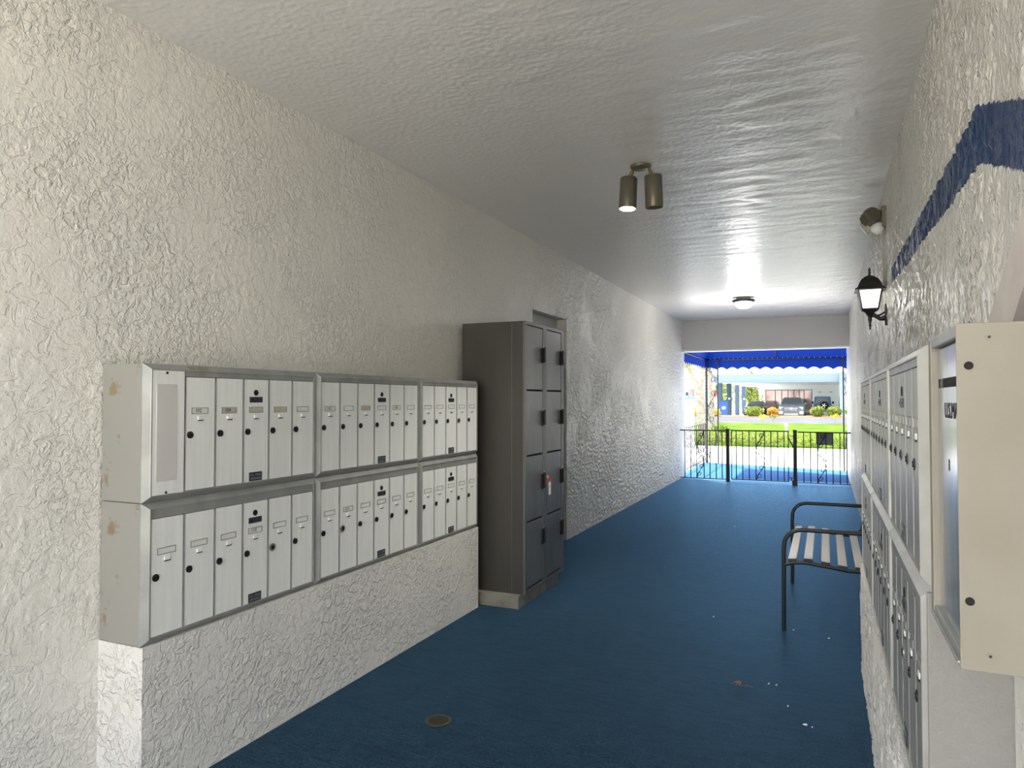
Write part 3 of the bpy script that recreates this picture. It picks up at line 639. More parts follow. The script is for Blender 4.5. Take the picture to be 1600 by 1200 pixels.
def scrap(x, y, sx, sy, lab, rz=0, nm='paper_scrap'):
    b = MB(); b.add([(-sx, -sy, .0), (sx, -sy * .6, .002), (sx * .8, sy, .006), (-sx * .7, sy * .8, .003), (-sx, -sy, -.001), (sx, -sy * .6, .0), (sx * .8, sy, .003), (-sx * .7, sy * .8, .001)], [(0, 1, 2, 3), (7, 6, 5, 4), (0, 4, 5, 1), (1, 5, 6, 2), (2, 6, 7, 3), (3, 7, 4, 0)])
    o = b.build(nm, M['white']); o.location = (x, y, .001); o.rotation_euler = (0, 0, rz); tag(o, lab, 'litter', 'white scraps on the carpet'); return o
GSC = [((1201, 1069), .004, .003), ((1213, 1071), .004, .003), ((1231, 1104), .003, .003), ((1258, 1133), .010, .004), ((1269, 1137), .003, .002), ((1240, 985), .006, .004), ((1148, 823), .006, .005), ((1115, 964), .004, .004), ((1295, 998), .005, .004)]
def zhit(px, py, z=0.0):
    r = Vector((math.cos(PSI), math.sin(PSI), 0)); fw = Vector((-math.sin(PSI) * math.cos(TH), math.cos(PSI) * math.cos(TH), math.sin(TH))); u = r.cross(fw)
    k = r * ((px - 800) / F) + fw + u * ((600 - py) / F); t = (z - HC) / k.z; return Vector((0, 0, HC)) + k * t
labs = ['tiny white crumb left of a pair behind the dry leaf', 'tiny white crumb right of a pair behind the dry leaf', 'tiny pale crumb between the dry leaf and the white chip', 'oblong white chip on the carpet right of the dry leaf', 'tiny crumb touching the oblong white chip', 'white scrap at the foot of the near bench leg', 'pale scrap far back on the carpet left of the bench', 'small pale crumb in the middle of the carpet', 'white scrap on the carpet beneath the bench']
for (p, sx, sy), l_ in zip(GSC, labs): q = zhit(*p); scrap(q.x, q.y, sx, sy, l_, random.uniform(-.5, .5))

# ------------------------------------------------------------------ gate and railings
GY = 13.2
def spiral(b, cx, cz, y, r, turns, sgn, flip, rad=.0045, start=0):
    pts = []
    for i in range(22):
        t = i / 21; a = start + sgn * turns * 2 * PI * t; rr_ = r * (1 - .82 * t)
        pts.append((cx + rr_ * math.cos(a), y, cz + flip * rr_ * math.sin(a)))
    b.tube(pts, rad, 6); return b
def scroll(b, x0, x1, z0, z1, y, rad=.007):
    cx = (x0 + x1) / 2; w = (x1 - x0); n = max(2, int((z1 - z0) / (w * 1.9)))
    for i in range(n):
        za = z0 + (z1 - z0) * i / n; zb = z0 + (z1 - z0) * (i + 1) / n; s = 1 if i % 2 else -1
        r = w * .34; h = zb - za
        spiral(b, cx + s * w * .12, za + h * .28, y, r, 1.1, 1, 1, rad, 0 if s > 0 else PI)
        spiral(b, cx - s * w * .12, za + h * .72, y, r, 1.1, 1, 1, rad, PI if s > 0 else 0)
        b.tube([(cx + s * w * .42, y, za), (cx + s * w * .30, y, za + h * .3), (cx, y, za + h * .5), (cx - s * w * .30, y, za + h * .7), (cx - s * w * .42, y, zb)], rad, 6)
    return b
def rail_panel(root, x0, x1, zb, zt, bars, scr, bar_r=.0095):
    ox, oy, oz = root.location
    b = MB(); b.bar((x0 - ox, 0, zt), (x1 - ox, 0, zt), .026, .022); b.build('top_rail', M['iron'], root)
    b = MB(); b.bar((x0 - ox, 0, zb), (x1 - ox, 0, zb), .016, .014); b.build('bottom_rail', M['iron'], root)
    for x in bars: b = MB(); b.bar((x - ox, 0, zb), (x - ox, 0, zt), bar_r * 2 * .85); b.build('baluster', M['iron'], root)
    b = MB(); scroll(b, scr[0] - ox, scr[1] - ox, zb + .01, zt - .01, 0); b.build('scrollwork', M['iron'], root)
root = thing('railing_panel', 'black iron railing fixed between left wall and first gate post', 'railing', (-2.05, GY + .05, 0))
rail_panel(root, XL + .01, -1.635, .03, .905, [-2.38, -2.275, -2.165, -2.035, -1.93, -1.82, -1.715], (-2.165, -2.035))
for x, l_ in ((-1.60, 'black iron post between the left railing panel and the gate'), (-.475, 'thick black iron hinge post right of the gate')):
    y_ = 13.12 if x < -1 else 13.0
    root = thing('gate_post', l_, 'post', (x, y_, 0), 'gate posts')
    b = MB(); b.box(-.03, -.03, 0, .03, .03, .935, .004); b.build('shaft', M['iron'], root)
    b = MB(); b.box(-.036, -.036, .935, .036, .036, .948, .003); b.build('cap', M['iron'], root)
    b = MB(); b.box(-.05 if x > -1 else -.034, -.034, 0, .034, .034, .02 if x < -1 else .09, .003); b.build('foot', M['iron'], root)
root = thing('gate_leaf', 'black iron gate leaf with scroll centre between the two posts', 'gate', (-1.06, GY - .03, 0))
rail_panel(root, -1.545, -.585, .045, .915, [-1.54, -1.46, -1.35, -1.24, -1.125, -.98, -.875, -.765, -.66, -.59], (-1.125, -.98))
b = MB(); b.bar((.475, -.01, .80), (.565, -.09, .62), .014); b.bar((.475, -.01, .84), (.56, -.1, .84), .012); b.bar((.475, -.01, .12), (.56, -.1, .12), .012); b.box(.515, -.06, .07, .53, -.045, .12); b.build('hinge', M['iron'], root)
root = thing('railing_panel', 'black iron railing right of the gate, with grey board on it', 'railing', (0, GY - .02, 0))
rail_panel(root, -.44, XR - .01, .035, .905, [-.345, -.235, -.125, .01, .115, .225, .33], (-.125, .01))
b = MB(); b.box(-.145, GY + .0, .69, .122, GY + .012, .895, .002)
tag(b.build('notice_board', M['sign_grey']), 'small grey board fixed behind the right railing panel', 'sign')

# porch side railing (left) and awning posts
root = thing('railing_panel', 'black iron side railing with twisted bars along the left of the porch', 'railing', (-2.50, 15.3, 0))
b = MB(); b.bar((0, -1.75, .915), (-.03, 1.52, .93), .024, .02); b.build('top_rail', M['iron'], root)
b = MB(); b.bar((0, -1.75, .09), (-.03, 1.52, .10), .016, .014); b.build('bottom_rail', M['iron'], root)
for i in range(14):
    y = -1.65 + i * .235; b = MB(); n = 26
    b.tube([(.006 * math.cos(j * 1.3), y + .006 * math.sin(j * 1.3), .09 + .83 * j / n) for j in range(n + 1)], [.008 + .002 * (j % 2) for j in range(n + 1)], 5); b.build('twisted_baluster', M['iron'], root)
def awning_post(x, y, x2, y2, zt, label):
    root = thing('awning_post', label, 'post', (x, y, 0), 'awning posts')
    d = Vector((x2 - x, y2 - y, 0))
    b = MB(); n = 60; b.tube([(0, 0, j * zt / n) for j in range(n + 1)], [.026 + .006 * (j % 2) for j in range(n + 1)], 6); b.build('main_upright', M['iron'], root)
    b = MB(); b.bar((0, 0, 0) + d if False else (d.x, d.y, 0), (d.x, d.y, zt), .028); b.build('thin_upright', M['iron'], root)
    b = MB(); L_ = d.length
    scroll(b, .02, L_ - .01, .05, zt - .05, 0, .008)
    a = math.atan2(d.y, d.x); mt = Matrix.Rotation(a, 4, 'Z'); b.v = [tuple(mt @ Vector(v)) for v in b.v]
    b.build('scrollwork', M['iron'], root); return root
awning_post(-2.53, 16.90, -2.26, 16.81, 2.395, 'black scrollwork awning post at the left corner of the porch')
awning_post(.62, 15.98, .35, 16.05, 2.325, 'black scrollwork awning post at the right corner of the porch')

# awning: frame, roof canvas, scalloped valance
AX0, AX1 = -2.55, .66; 
def AF(x): t = (x - AX0) / (AX1 - AX0); return 16.95 - .92 * t, 2.41 - .08 * t     # front frame line
root = thing('awning', 'bright blue canvas awning with scalloped valance over the porch', 'awning', (-.95, 15.3, 2.4)); o0 = Vector(root.location)
yf0, zf0 = AF(AX0); yf1, zf1 = AF(AX1); YB = YE + .37
b = MB()
b.tube([Vector((AX0, YB, 2.41)) - o0, Vector((AX0, yf0, zf0)) - o0, ], .018, 8); b.tube([Vector((AX0, yf0, zf0)) - o0, Vector((AX1, yf1, zf1)) - o0], .02, 8); b.tube([Vector((AX1, YB, 2.38)) - o0, Vector((AX1, yf1, zf1)) - o0], .018, 8)
xm = -.98; ym, zm = AF(xm); b.tube([Vector((xm, ym, zm)) - o0, Vector((xm, ym - .55, zm + .47)) - o0], .014, 8)
b.build('pipe_frame', M['iron'], root)
ins = .55; rise = .48
xs = [AX0 + (AX1 - AX0) * i / 20 for i in range(21)]
b = MB(); thk = .004
def sheet(b, P):     # P grid of Vector rows
    n = len(P[0]); vs = [p for r in P for p in r]; m_ = len(vs); vs2 = [p + Vector((0, 0, thk)) for p in vs]
    fs = [(i * n + j, i * n + j + 1, (i + 1) * n + j + 1, (i + 1) * n + j) for i in range(len(P) - 1) for j in range(n - 1)]
    b.add([p - o0 for p in vs], fs, True); b.add([p - o0 for p in vs2], [f[::-1] for f in fs], True)
ring = [(0, 0), (.04, .10), (.14, .24), (.30, .38), (.55, .50)]
rows = []
for a_, c_ in ring:
    row = [Vector((AX0 + a_, YB, 2.41 + c_)), Vector((AX0 + a_, (YB + yf0) / 2, 2.41 + c_)), Vector((AX0 + a_, yf0 - a_, zf0 + c_))]
    for t in [i / 8 for i in range(1, 8)]:
        x = AX0 + a_ + (AX1 - AX0 - 2 * a_) * t; y, z = AF(x); row.append(Vector((x, y - a_, z + c_)))
    row += [Vector((AX1 - a_, yf1 - a_, zf1 + c_)), Vector((AX1 - a_, (YB + yf1) / 2, 2.38 + c_)), Vector((AX1 - a_, YB, 2.39 + c_))]
    rows.append(row)
sheet(b, rows)
top = rows[-1]
b.add([p - o0 for p in top], [list(range(len(top)))])
b.build('canvas_roof', M['canvas'], root)
def valance(b, p, q, drop, nsc, th=.004):
    p = Vector(p) - o0; q = Vector(q) - o0; N = nsc * 10; d = (q - p); nrm = Vector((d.y, -d.x, 0)).normalized() * th
    vs = []
    for i in range(N + 1):
        t = i / N; ph = (i % 10) / 10; z = drop - .052 * abs(math.sin(PI * ph)) 
        a = p + d * t
        vs += [a, a - Vector((0, 0, z)), a + nrm, a + nrm - Vector((0, 0, z))]
    fs = []
    for i in range(N): k = i * 4; fs += [(k, k + 4, k + 5, k + 1), (k + 2, k + 3, k + 7, k + 6), (k + 1, k + 5, k + 7, k + 3)]
    b.add(vs, fs)
b = MB(); valance(b, (AX0, yf0, zf0), (AX1, yf1, zf1), .235, 13); b.build('valance', M['canvas'], root)
b = MB(); valance(b, (AX0, YB, 2.41), (AX0, yf0, zf0), .235, 13); b.build('side_valance', M['canvas'], root)
b = MB(); valance(b, (AX1, yf1, zf1), (AX1, YB, 2.39), .235, 12); b.build('side_valance', M['canvas'], root)
b = MB()
for i in range(1, 30): x = AX0 + (AX1 - AX0) * i / 30; y, z = AF(x); b.tube([Vector((x, y - .025, z + .03)) - o0, Vector((x, y - .01, z + .0)) - o0], .004, 5)
b.build('lacing', M['white'], root)['kind'] = 'stuff'

# ------------------------------------------------------------------ plants
def leaf_cloud(b, c, rad, n, size, flat=.0):
    cx, cy, cz = c; rx, ry, rz = rad
    for _ in range(n):
        while True:
            p = Vector((random.uniform(-1, 1), random.uniform(-1, 1), random.uniform(-1, 1)))
            l = p.length
            if .35 < l < 1 and random.random() < l: break
        p = Vector((cx + p.x * rx, cy + p.y * ry, cz + p.z * rz)); s = size * random.uniform(.6, 1.3)
        n_ = Vector((random.gauss(0, 1), random.gauss(0, 1), random.gauss(.4, 1))).normalized(); a = n_.orthogonal().normalized(); a = (Matrix.Rotation(random.uniform(0, 6.28), 3, n_) @ a); t = n_.cross(a)
        b.add([p - a * s, p + t * s * .45, p + a * s, p - t * s * .45], [(0, 1, 2, 3)])
    return b
def shrub(x, y, z, rx, ry, rz, m, n, size, label, cat='shrub', group=None, name='shrub', lift=.0):
    root = thing(name, label, cat, (x, y, z), group)
    b = MB()
    for k in range(5): a = random.uniform(0, 6.28); b.tube([(0, 0, -.05), (math.cos(a) * rx * .3, math.sin(a) * ry * .3, rz * .7 + lift), (math.cos(a) * rx * .6, math.sin(a) * ry * .6, rz * 1.3 + lift)], [.02, .012, .005], 5)
    b.build('stem', M['bark'], root)
    b = MB(); leaf_cloud(b, (0, 0, rz + lift), (rx, ry, rz), n, size); b.build('foliage', m, root)
    return root
# clipped hedge beyond the pavement
b = MB(); x = -4.0
root = thing('hedge', 'low clipped green hedge along the far side of the pavement', 'hedge', (-1.3, 24.4, -.05))
b = MB(); random.seed(3)
for i in range(60): leaf_cloud(b, (-3.2 + i * .09 + random.uniform(-.05, .05), random.uniform(-.1, .1), .25 + random.uniform(-.03, .03)), (.22, .3, .24), 48, .05)
b.build('foliage', M['leaf_lime'], root)
b = MB()
for i in range(24): xx = -3.1 + i * .22; b.tube([(xx, 0, 0), (xx + .03, 0, .25), (xx - .02, .02, .4)], .012, 5)
b.build('stem', M['bark'], root)
shrub(-3.4, 26.2, 0, .35, .35, .3, M['leaf_green'], 260, .07, 'loose green plant at the foot of the white pillar')
shrub(-4.2, 48.3, .44, .60, .6, .30, M['leaf_lime'], 300, .13, 'green and yellow croton shrub in the bed left of the grey car')
shrub(-3.1, 48.6, .44, .36, .4, .28, M['leaf_orange'], 220, .12, 'orange-leaved croton shrub in the bed, in front of the grey car')
shrub(-.45, 48.6, .44, .42, .5, .33, M['leaf_lime'], 280, .12, 'round lime green shrub in the bed left of the blue car')
shrub(.52, 48.7, .44, .46, .5, .32, M['leaf_lime'], 280, .12, 'wide lime green shrub in the bed before the blue car')
shrub(1.55, 48.2, .44, .48, .5, .34, M['leaf_lime'], 220, .12, 'lime green shrub in the bed by the pale carport post')
shrub(-7.7, 48.0, .43, .55, .5, .28, M['leaf_yellow'], 260, .12, 'bright yellow shrub in the bed behind the tree trunk')
shrub(-6.65, 47.9, .43, .36, .4, .25, M['leaf_yellow'], 200, .12, 'smaller yellow shrub in the bed right of the bright yellow one')
def sapling(x, y, z, h, m, label):
    root = thing('sapling', label, 'young plant', (x, y, z))
    b = MB(); b.tube([(0, 0, -.03), (.02, 0, h * .6), (-.02, 0, h)], [.02, .015, .008], 5); b.tube([(.01, 0, h * .3), (.18, .02, h * .75)], .009, 5); b.tube([(.01, 0, h * .35), (-.16, .02, h * .8)], .009, 5); b.build('stem', M['bark'], root)
    b = MB(); leaf_cloud(b, (0, 0, h), (.22, .2, .12), 50, .06); b.build('foliage', m, root)
sapling(-2.95, 38.5, .30, .32, M['leaf_yellow'], 'thin sapling on the lawn edge below the orange croton')
sapling(-2.45, 38.6, .30, .35, M['leaf_lime'], 'thin sapling at the lawn edge in front of the grey car')
sapling(.45, 38.2, .29, .42, M['leaf_yellow'], 'yellow-topped sapling at the lawn edge, right side')
# white pillar with lantern
root = thing('gate_pillar', 'white masonry pillar with teal cap left of the porch', 'pillar', (-4.17, 23.6, -.06))
b = MB(); b.box(-.21, -.21, 0, .21, .21, 1.56, .01); b.build('shaft', M['white'], root)
b = MB(); b.add([(-.26, -.26, 1.56), (.26, -.26, 1.56), (.26, .26, 1.56), (-.26, .26, 1.56), (-.26, -.26, 1.61), (.26, -.26, 1.61), (.26, .26, 1.61), (-.26, .26, 1.61), (0, 0, 1.70)], [(3, 2, 1, 0), (0, 1, 5, 4), (1, 2, 6, 5), (2, 3, 7, 6), (3, 0, 4, 7), (4, 5, 8), (5, 6, 8), (6, 7, 8), (7, 4, 8)]); b.build('cap', M['teal'], root)
root = thing('pillar_lantern', 'small lantern standing on the white pillar', 'lantern', (-4.17, 23.6, 1.63))
b = MB(); b.lathe([(.06, 0), (.03, .05), (.045, .10), (0, .10)], 12); b.build('base', M['iron'], root)
b = MB(); b.lathe([(.06, .10), (.085, .28), (0, .28)], 4, None, False); b.build('glass', M['lamp_lens'], root)
b = MB(); b.lathe([(.13, .28), (.03, .40), (0, .44)], 8, None, False); b.build('roof', M['white'], root)
# tree left
root = thing('tree', 'pale-barked forking tree behind the white pillar', 'tree', (-4.3, 27.5, .05))
b = MB()
b.tube([(0, 0, -.1), (.03, 0, .5), (-.05, 0, 1.2), (-.1, 0, 1.9)], [.24, .19, .17, .16], 10)
for pts, r0 in (([(-.1, 0, 1.8), (-.45, .1, 2.5), (-.9, 0, 3.4), (-1.3, .2, 4.2)], .11), ([(-.1, 0, 1.8), (.1, 0, 2.6), (.25, .1, 3.5), (.3, 0, 4.4)], .12), ([(.05, 0, 2.4), (.5, .1, 2.9), (.9, 0, 3.5)], .06), ([(-.5, 0, 2.6), (-.4, .1, 3.2), (-.2, 0, 4)], .06)):
    b.tube(pts, [r0 * (1 - .22 * i) for i in range(len(pts))], 8)
b.build('trunk', M['bark'], root)
b = MB(); random.seed(5)
for c, r_, n in (((-.9, 0, 3.6), .8, 260), ((.3, 0, 3.9), .9, 320), ((.9, 0, 3.2), .5, 120), ((-.3, 0, 3.3), .5, 120), ((-.2, .1, 2.75), .4, 50), ((.4, .2, 2.75), .35, 50)): leaf_cloud(b, c, (r_, r_, r_ * .6), n, .09)
b.build('foliage', M['leaf_tree'], root)
root = thing('tree', 'thinner bare-trunked tree just right of the forking tree', 'tree', (-4.75, 33, .15))
b = MB(); b.tube([(0, 0, 0), (.05, 0, 1.2), (-.05, 0, 2.4), (.1, 0, 4)], [.15, .12, .10, .06], 8); b.build('trunk', M['bark'], root)
b = MB(); leaf_cloud(b, (0, 0, 4.2), (1, 1, .8), 300, .1); b.build('foliage', M['leaf_tree'], root)
# trees behind the carport
random.seed(11)
for i, (x, y, r_, hh, lab) in enumerate(((-17.5, 88, 2.6, 5.0, 'bright green tree seen between the far left carport columns'), (-12.3, 96, 2.3, 5.5, 'bright green tree seen between the middle carport columns'), (-7.6, 90, 1.9, 4.6, 'bright green tree behind the carport above the black car'))):
    root = thing('tree', lab, 'tree', (x, y, 0))
    b = MB(); b.tube([(0, 0, -.2), (.1, 0, 1.5), (0, 0, hh * .7)], [.25, .2, .1], 8); b.build('trunk', M['bark'], root)
    b = MB()
    for k in range(7): leaf_cloud(b, (random.uniform(-1, 1) * r_ * .6, random.uniform(-.5, .5), hh * .5 + random.uniform(-.45, .35) * hh), (r_ * .6, r_ * .5, hh * .25), 180, .22)
    b.build('foliage', M['leaf_lime'], root)

# ------------------------------------------------------------------ carport building
root = thing('carport_building', 'long pale blue open carport building across the road', 'building', (-3, 66, 0)); o0 = Vector(root.location)
b = MB(); rb(b, -8.3, 58, 2.92, 1.5, 58.6, 3.53, .02); b.build('fascia', M['facade'], root)
b = MB(); rb(b, -8.3, 58.6, 3.0, 1.5, 84, 3.3); b.build('roof_slab', M['facade_white'], root)
b = MB(); rb(b, -8.3, 57.95, 2.86, 1.5, 58.6, 2.93); b.build('soffit_edge', M['facade'], root)
for i, y in enumerate((60, 66.5, 73, 79.5)):
    b = MB(); rb(b, -8.15 - .02 * i, y, .0, -7.75 - .02 * i, y + .4, 3.0, .02); c_ = b.build('column', M['column'], root)
    if i in (1, 3): b = MB(); rb(b, -8.03, y - .012, 1.55, -7.87, y, 1.72); b.build('number_plate', M['white'], c_)
b = MB(); rb(b, 1.0, 57.6, 0, 1.35, 58, 3.6, .02); b.build('front_post', M['facade'], root)
b = MB(); rb(b, -5.65, 76, 2.55, 1.5, 76.3, 3.0); rb(b, -1.15, 76, 0, 1.5, 76.3, 2.56); rb(b, -5.65, 76, 0, -5.55, 76.3, 2.56); rb(b, 1.2, 59, 0, 1.5, 76, 3.0); b.build('back_wall', M['facade_white'], root)
w = MB(); rb(w, -5.55, 76.05, 0, -1.15, 76.25, .25); 
for x in (-5.52, -4.6, -4.0, -3.4, -2.85, -2.35, -1.9, -1.2): rb(w, x - .03, 76.0, .2, x + .03, 76.1, 2.56)
rb(w, -5.55, 76.0, 2.5, -1.15, 76.1, 2.56); wf = w.build('window', M['glass_frame'], root)
b = MB(); rb(b, -5.55, 76.12, .25, -1.15, 76.16, 2.5); b.build('pane', M['glass'], wf)
b = MB()
for x in (-.45, .55): rb(b, x - .12, 75.97, 2.28, x + .12, 76, 2.33)
b.build('wall_vent', M['iron'], root)
root = thing('house', 'distant white house with brown tiled roof, left behind the carport', 'building', (-17, 110, 0)); o0 = Vector(root.location)
b = MB(); rb(b, -24, 105, -.3, -13.2, 112, 5.0); b.build('wall', M['facade_white'], root)
b = MB(); b.prism([(104.5 - 110, 5.0), (112.5 - 110, 5.0), (108.5 - 110, 6.4)], 0, -7.5, 4.2); b.build('roof', M['roof'], root)
root = thing('house', 'distant house with brown tiled roof, right above the carport', 'building', (6, 110, 0)); o0 = Vector(root.location)
b = MB(); rb(b, 0.5, 105, -.3, 12, 112, 5.0); b.build('wall', M['facade_white'], root)
b = MB(); b.prism([(104.5 - 110, 5.0), (112.5 - 110, 5.0), (108.5 - 110, 6.2)], 0, -6.2, 6.5); b.build('roof', M['roof'], root)
root = thing('house', 'white two-window building left of the carport, behind the trees', 'building', (-11.5, 62, 0)); o0 = Vector(root.location)
b = MB(); rb(b, -15.5, 60, 0, -9.3, 66, 4.6); b.build('wall', M['facade_white'], root)
b = MB(); rb(b, -15.7, 59.8, 4.6, -9.1, 66.2, 4.85); b.build('roof', M['facade'], root)
for x in (-10.3, -11.8):
    b = MB(); rb(b, x - .3, 59.95, 1.2, x + .3, 60.0, 2.4); wi = b.build('window', M['glass_frame'], root)
    b = MB(); rb(b, x - .25, 59.93, 1.25, x + .25, 59.96, 2.35); b.build('pane', M['glass'], wi)

# ------------------------------------------------------------------ street furniture
root = thing('bollard', 'small white post with round top on the lawn', 'bollard', (-1.42, 30, .11))
b = MB(); b.lathe([(.05, 0), (.045, .30), (.08, .32), (.08, .40), (0, .46)], 12); b.build('post', M['white'], root)
root = thing('street_sign', 'white notice with red octagon left of the carport columns', 'sign', (-7.1, 50.5, .4))
b = MB(); b.tube([(0, 0, 0), (0, 0, 1.8)], .03, 8); b.build('pole', M['white'], root)
b = MB(); b.box(-.25, -.03, .55, .25, -.01, 1.25, .005); b.build('panel', M['white'], root)
b = MB(); b.lathe([(.24, 0), (.24, .02), (0, .02)], 8, Matrix.Translation((0, -.03, 1.52)) @ Matrix.Rotation(PI / 2, 4, 'X'), False); b.build('octagon', M['red'], root)
root = thing('banner_sign', 'narrow red and white upright banner between carport columns', 'sign', (-8.35, 70, 0.0))
b = MB(); b.tube([(0, 0, 0), (0, 0, 2.4)], .03, 8); b.build('pole', M['white'], root)
b = MB(); b.box(-.16, -.02, 1.2, .16, .02, 2.3, .005); b.build('banner', M['red'], root)
root = thing('drop_box', 'blue street collection box with white emblem at a carport column', 'drop box', (-7.45, 59, 0.05))
b = MB(); b.box(-.32, -.3, .15, .32, .3, 1.15, .03); rg = [[(x, .3 * math.cos(a), 1.12 + .28 * math.sin(a)) for a in [PI * i / 10 for i in range(11)]] for x in (-.31, .31)]; b.loft(rg, smooth=True)
for sx in (-.28, .28):
    for sy in (-.26, .26): b.box(sx - .03, sy - .03, 0, sx + .03, sy + .03, .16)
b.build('body', M['blue_bin'], root)
b = MB(); b.box(-.13, -.312, .72, .13, -.30, .92, .004); b.build('emblem', M['white'], root)

# ------------------------------------------------------------------ cars
def wheel(root, x, y, r, w, nm='wheel'):
    b = MB(); mt = Matrix.Translation((x, y, r)) @ Matrix.Rotation(PI / 2, 4, 'Y'); b.lathe([(r * .6, -w / 2), (r * .93, -w / 2), (r, -w / 3), (r, w / 3), (r * .93, w / 2), (r * .6, w / 2)], 24, mt)
    o = b.build(nm, M['tyre'], root); b = MB(); b.lathe([(0, -w * .42), (r * .6, -w * .42), (r * .62, 0), (r * .6, w * .42), (0, w * .42)], 14, mt); b.build('rim', M['chrome'], o)
def car_body(root, m, prof, W, tum=.12, nm='body'):      # prof: list of (y, zlow, zhigh, halfwidth scale)
    b = MB(); rings = []
    for y, z0, z1, s in prof:
        hw = W / 2 * s; h = z1 - z0
        rings.append([(-hw * .92, y, z0), (hw * .92, y, z0), (hw, y, z0 + h * .25), (hw, y, z0 + h * .62), (hw * .93, y, z0 + h * .92), (hw * .8, y, z1), (-hw * .8, y, z1), (-hw * .93, y, z0 + h * .92), (-hw, y, z0 + h * .62), (-hw, y, z0 + h * .25)])
    b.loft(rings, smooth=True); return b.build(nm, m, root)
def cabin(root, m, prof):           # prof: (y, z0, z1, hw0, hw1)
    b = MB(); rings = []
    for y, z0, z1, h0, h1 in prof: rings.append([(-h0, y, z0), (h0, y, z0), ((h0 + h1) / 2 + .02, y, (z0 + z1) / 2), (h1, y, z1 - .05), (h1 - .1, y, z1), (-h1 + .1, y, z1), (-h1, y, z1 - .05), (-(h0 + h1) / 2 - .02, y, (z0 + z1) / 2)])
    b.loft(rings); return b.build('cabin', m, root)
# grey crossover, nose towards the viewer (-y)
root = thing('car', 'gunmetal grey crossover with chrome front parked nose out in the carport', 'car', (-2.38, 60.2, .05))
car_body(root, M['car_grey'], [(-2.3, .35, .85, .78), (-2.2, .25, 1.0, .9), (-1.9, .24, 1.06, .98), (-1.1, .24, 1.16, 1), (1.5, .24, 1.16, 1), (2.1, .28, 1.12, .95), (2.3, .35, 1.0, .85)], 1.9)
cb = cabin(root, M['car_grey'], [(-1.0, 1.10, 1.16, .80, .74), (-.3, 1.1, 1.60, .84, .66), (.2, 1.1, 1.67, .85, .64), (1.3, 1.1, 1.64, .84, .64), (2.1, 1.1, 1.2, .8, .7)])
b = MB(); b.add([(-.74, -1.04, 1.16), (.74, -1.04, 1.16), (.60, -.36, 1.58), (-.60, -.36, 1.58)], [(0, 1, 2, 3)]); b.v += []; b.add([(-.74, -1.02, 1.14), (.74, -1.02, 1.14), (.60, -.34, 1.56), (-.60, -.34, 1.56)], [(3, 2, 1, 0)]); b.build('windshield', M['car_glass'], cb)
b = MB(); b.box(-.52, -2.34, .62, .52, -2.2, .88, .05); g = b.build('grille', M['black'], root)
b = MB()
for k in range(4): b.box(-.48, -2.36, .65 + k * .06, .48, -2.33, .672 + k * .06, .004)
b.lathe([(.09, 0), (.09, .02), (0, .025)], 16, Matrix.Translation((0, -2.35, .78)) @ Matrix.Rotation(PI / 2, 4, 'X')); b.build('chrome_bars', M['chrome'], g)
for s_ in (-1, 1):
    b = MB(); b.box(s_ * .56, -2.28, .74, s_ * .86, -2.1, .92, .04); b.build('headlamp', M['lamp_lens'], root)
    b = MB(); b.box(s_ * .60, -2.34, .36, s_ * .88, -2.15, .60, .04); b.build('bumper_trim', M['chrome'], root)
    b = MB(); b.box(s_ * .90, -.85, 1.10, s_ * 1.08, -.72, 1.25, .04); b.build('mirror', M['car_grey'], root)
    wheel(root, s_ * .84, -1.45, .36, .24); wheel(root, s_ * .84, 1.45, .36, .24)
b = MB(); b.box(-.5, -2.36, .30, .5, -2.2, .40, .03); b.build('lower_bumper', M['chrome'], root)
# black sedan, nose towards viewer
root = thing('car', 'black low car parked left of the grey crossover', 'car', (-5.55, 66, .03))
car_body(root, M['car_black'], [(-2.3, .35, .72, .78), (-2.15, .22, .84, .92), (-1.2, .2, .96, 1), (1.4, .2, 1.0, 1), (2.3, .3, .95, .85)], 1.85)
cb = cabin(root, M['car_black'], [(-1.2, .9, .97, .80, .7), (-.3, .9, 1.38, .82, .58), (.7, .9, 1.40, .82, .58), (1.6, .9, 1.02, .8, .66)])
b = MB(); b.add([(-.70, -1.22, .99), (.70, -1.22, .99), (.54, -.36, 1.36), (-.54, -.36, 1.36)], [(0, 1, 2, 3)]); b.add([(-.70, -1.2, .97), (.70, -1.2, .97), (.54, -.34, 1.34), (-.54, -.34, 1.34)], [(3, 2, 1, 0)]); b.build('windshield', M['car_glass'], cb)
b = MB(); b.box(-.8, -2.34, .66, .8, -2.22, .72, .01); b.box(-.8, -2.34, .46, .8, -2.22, .52, .01); b.build('bumper_bars', M['chrome'], root)
for s_ in (-1, 1):
    b = MB(); b.box(s_ * .5, -2.3, .60, s_ * .84, -2.1, .72, .03); b.build('headlamp', M['lamp_lens'], root)
    wheel(root, s_ * .82, -1.4, .33, .22); wheel(root, s_ * .82, 1.4, .33, .22)
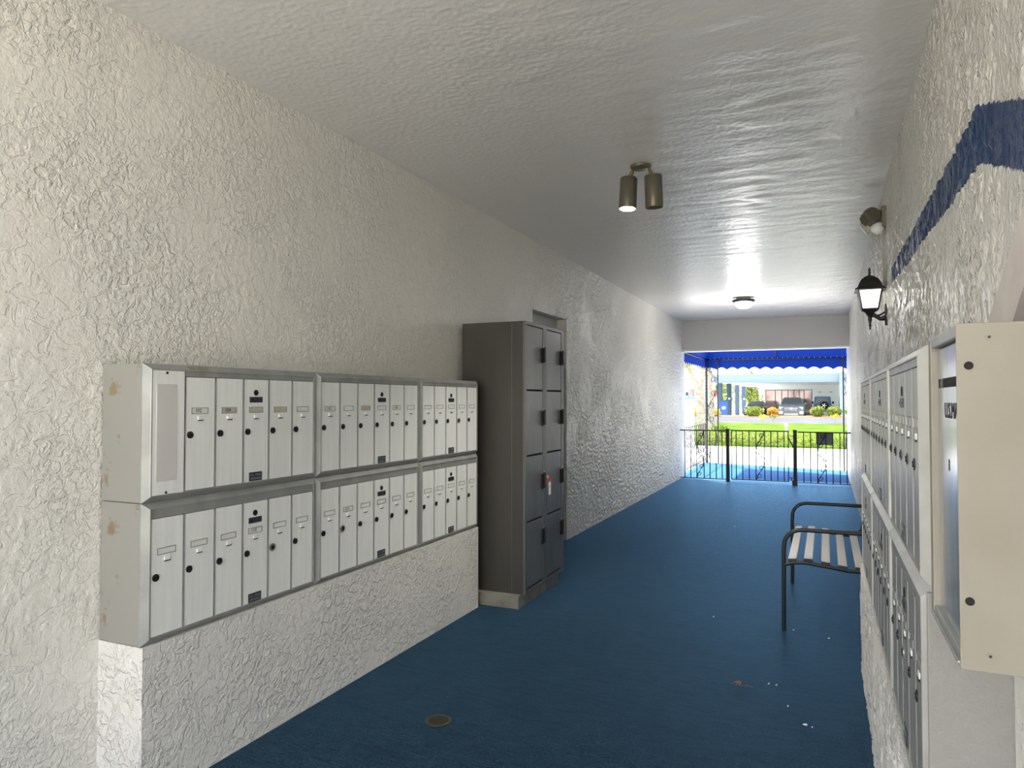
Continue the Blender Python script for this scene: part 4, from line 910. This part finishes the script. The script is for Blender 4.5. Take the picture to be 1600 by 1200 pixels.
# blue off-roader seen from behind
root = thing('car', 'boxy blue off-road car with spare wheel on its tail, right in the carport', 'car', (-.20, 72.3, .0))
b = MB(); b.box(-.78, -1.9, .45, .78, 1.9, 1.12, .06); b.box(-.90, -1.7, .75, .90, -.7, .95, .05); b.box(-.90, .8, .75, .90, 1.8, .95, .05); b.build('body', M['car_blue'], root)
b = MB(); rg = [[(-.74, y, 1.1), (.74, y, 1.1), (.66, y, 1.78), (.58, y, 1.83), (-.58, y, 1.83), (-.66, y, 1.78)] for y in (-1.88, .7)]; b.loft(rg, smooth=False); cb = b.build('cabin', M['car_blue'], root)
b = MB(); b.add([(-.60, -1.895, 1.2), (.60, -1.895, 1.2), (.54, -1.895, 1.68), (-.54, -1.895, 1.68), (-.60, -1.88, 1.2), (.60, -1.88, 1.2), (.54, -1.88, 1.68), (-.54, -1.88, 1.68)], [(0, 1, 2, 3), (7, 6, 5, 4)]); b.build('rear_window', M['car_glass'], cb)
mt = Matrix.Translation((.12, -2.02, 1.0)) @ Matrix.Rotation(PI / 2, 4, 'X')
b = MB(); b.lathe([(.2, -.11), (.36, -.11), (.38, -.05), (.38, .05), (.36, .11), (.2, .11)], 24, mt); sw = b.build('spare_wheel', M['tyre'], root)
b = MB()
for k in range(5): a = 2 * PI * k / 5; b.bar((.12 + .03 * math.cos(a), -2.13, 1.0 + .03 * math.sin(a)), (.12 + .22 * math.cos(a), -2.13, 1.0 + .22 * math.sin(a)), .07, .03)
b.lathe([(0, .1), (.07, .1), (.07, .12), (0, .12)], 14, mt); b.build('spokes', M['chrome'], sw)
for s_ in (-1, 1):
    b = MB(); b.box(s_ * .68, -1.94, .95, s_ * .78, -1.88, 1.1, .01); b.build('tail_lamp', M['tail'], root)
    b = MB(); b.box(s_ * .80, .3, 1.15, s_ * .98, .4, 1.38, .03); b.build('mirror', M['black'], root)
    wheel(root, s_ * .78, -1.2, .38, .24); wheel(root, s_ * .78, 1.2, .38, .24)
b = MB(); b.box(-.8, -2.0, .5, .8, -1.88, .66, .02); b.build('bumper', M['black'], root)
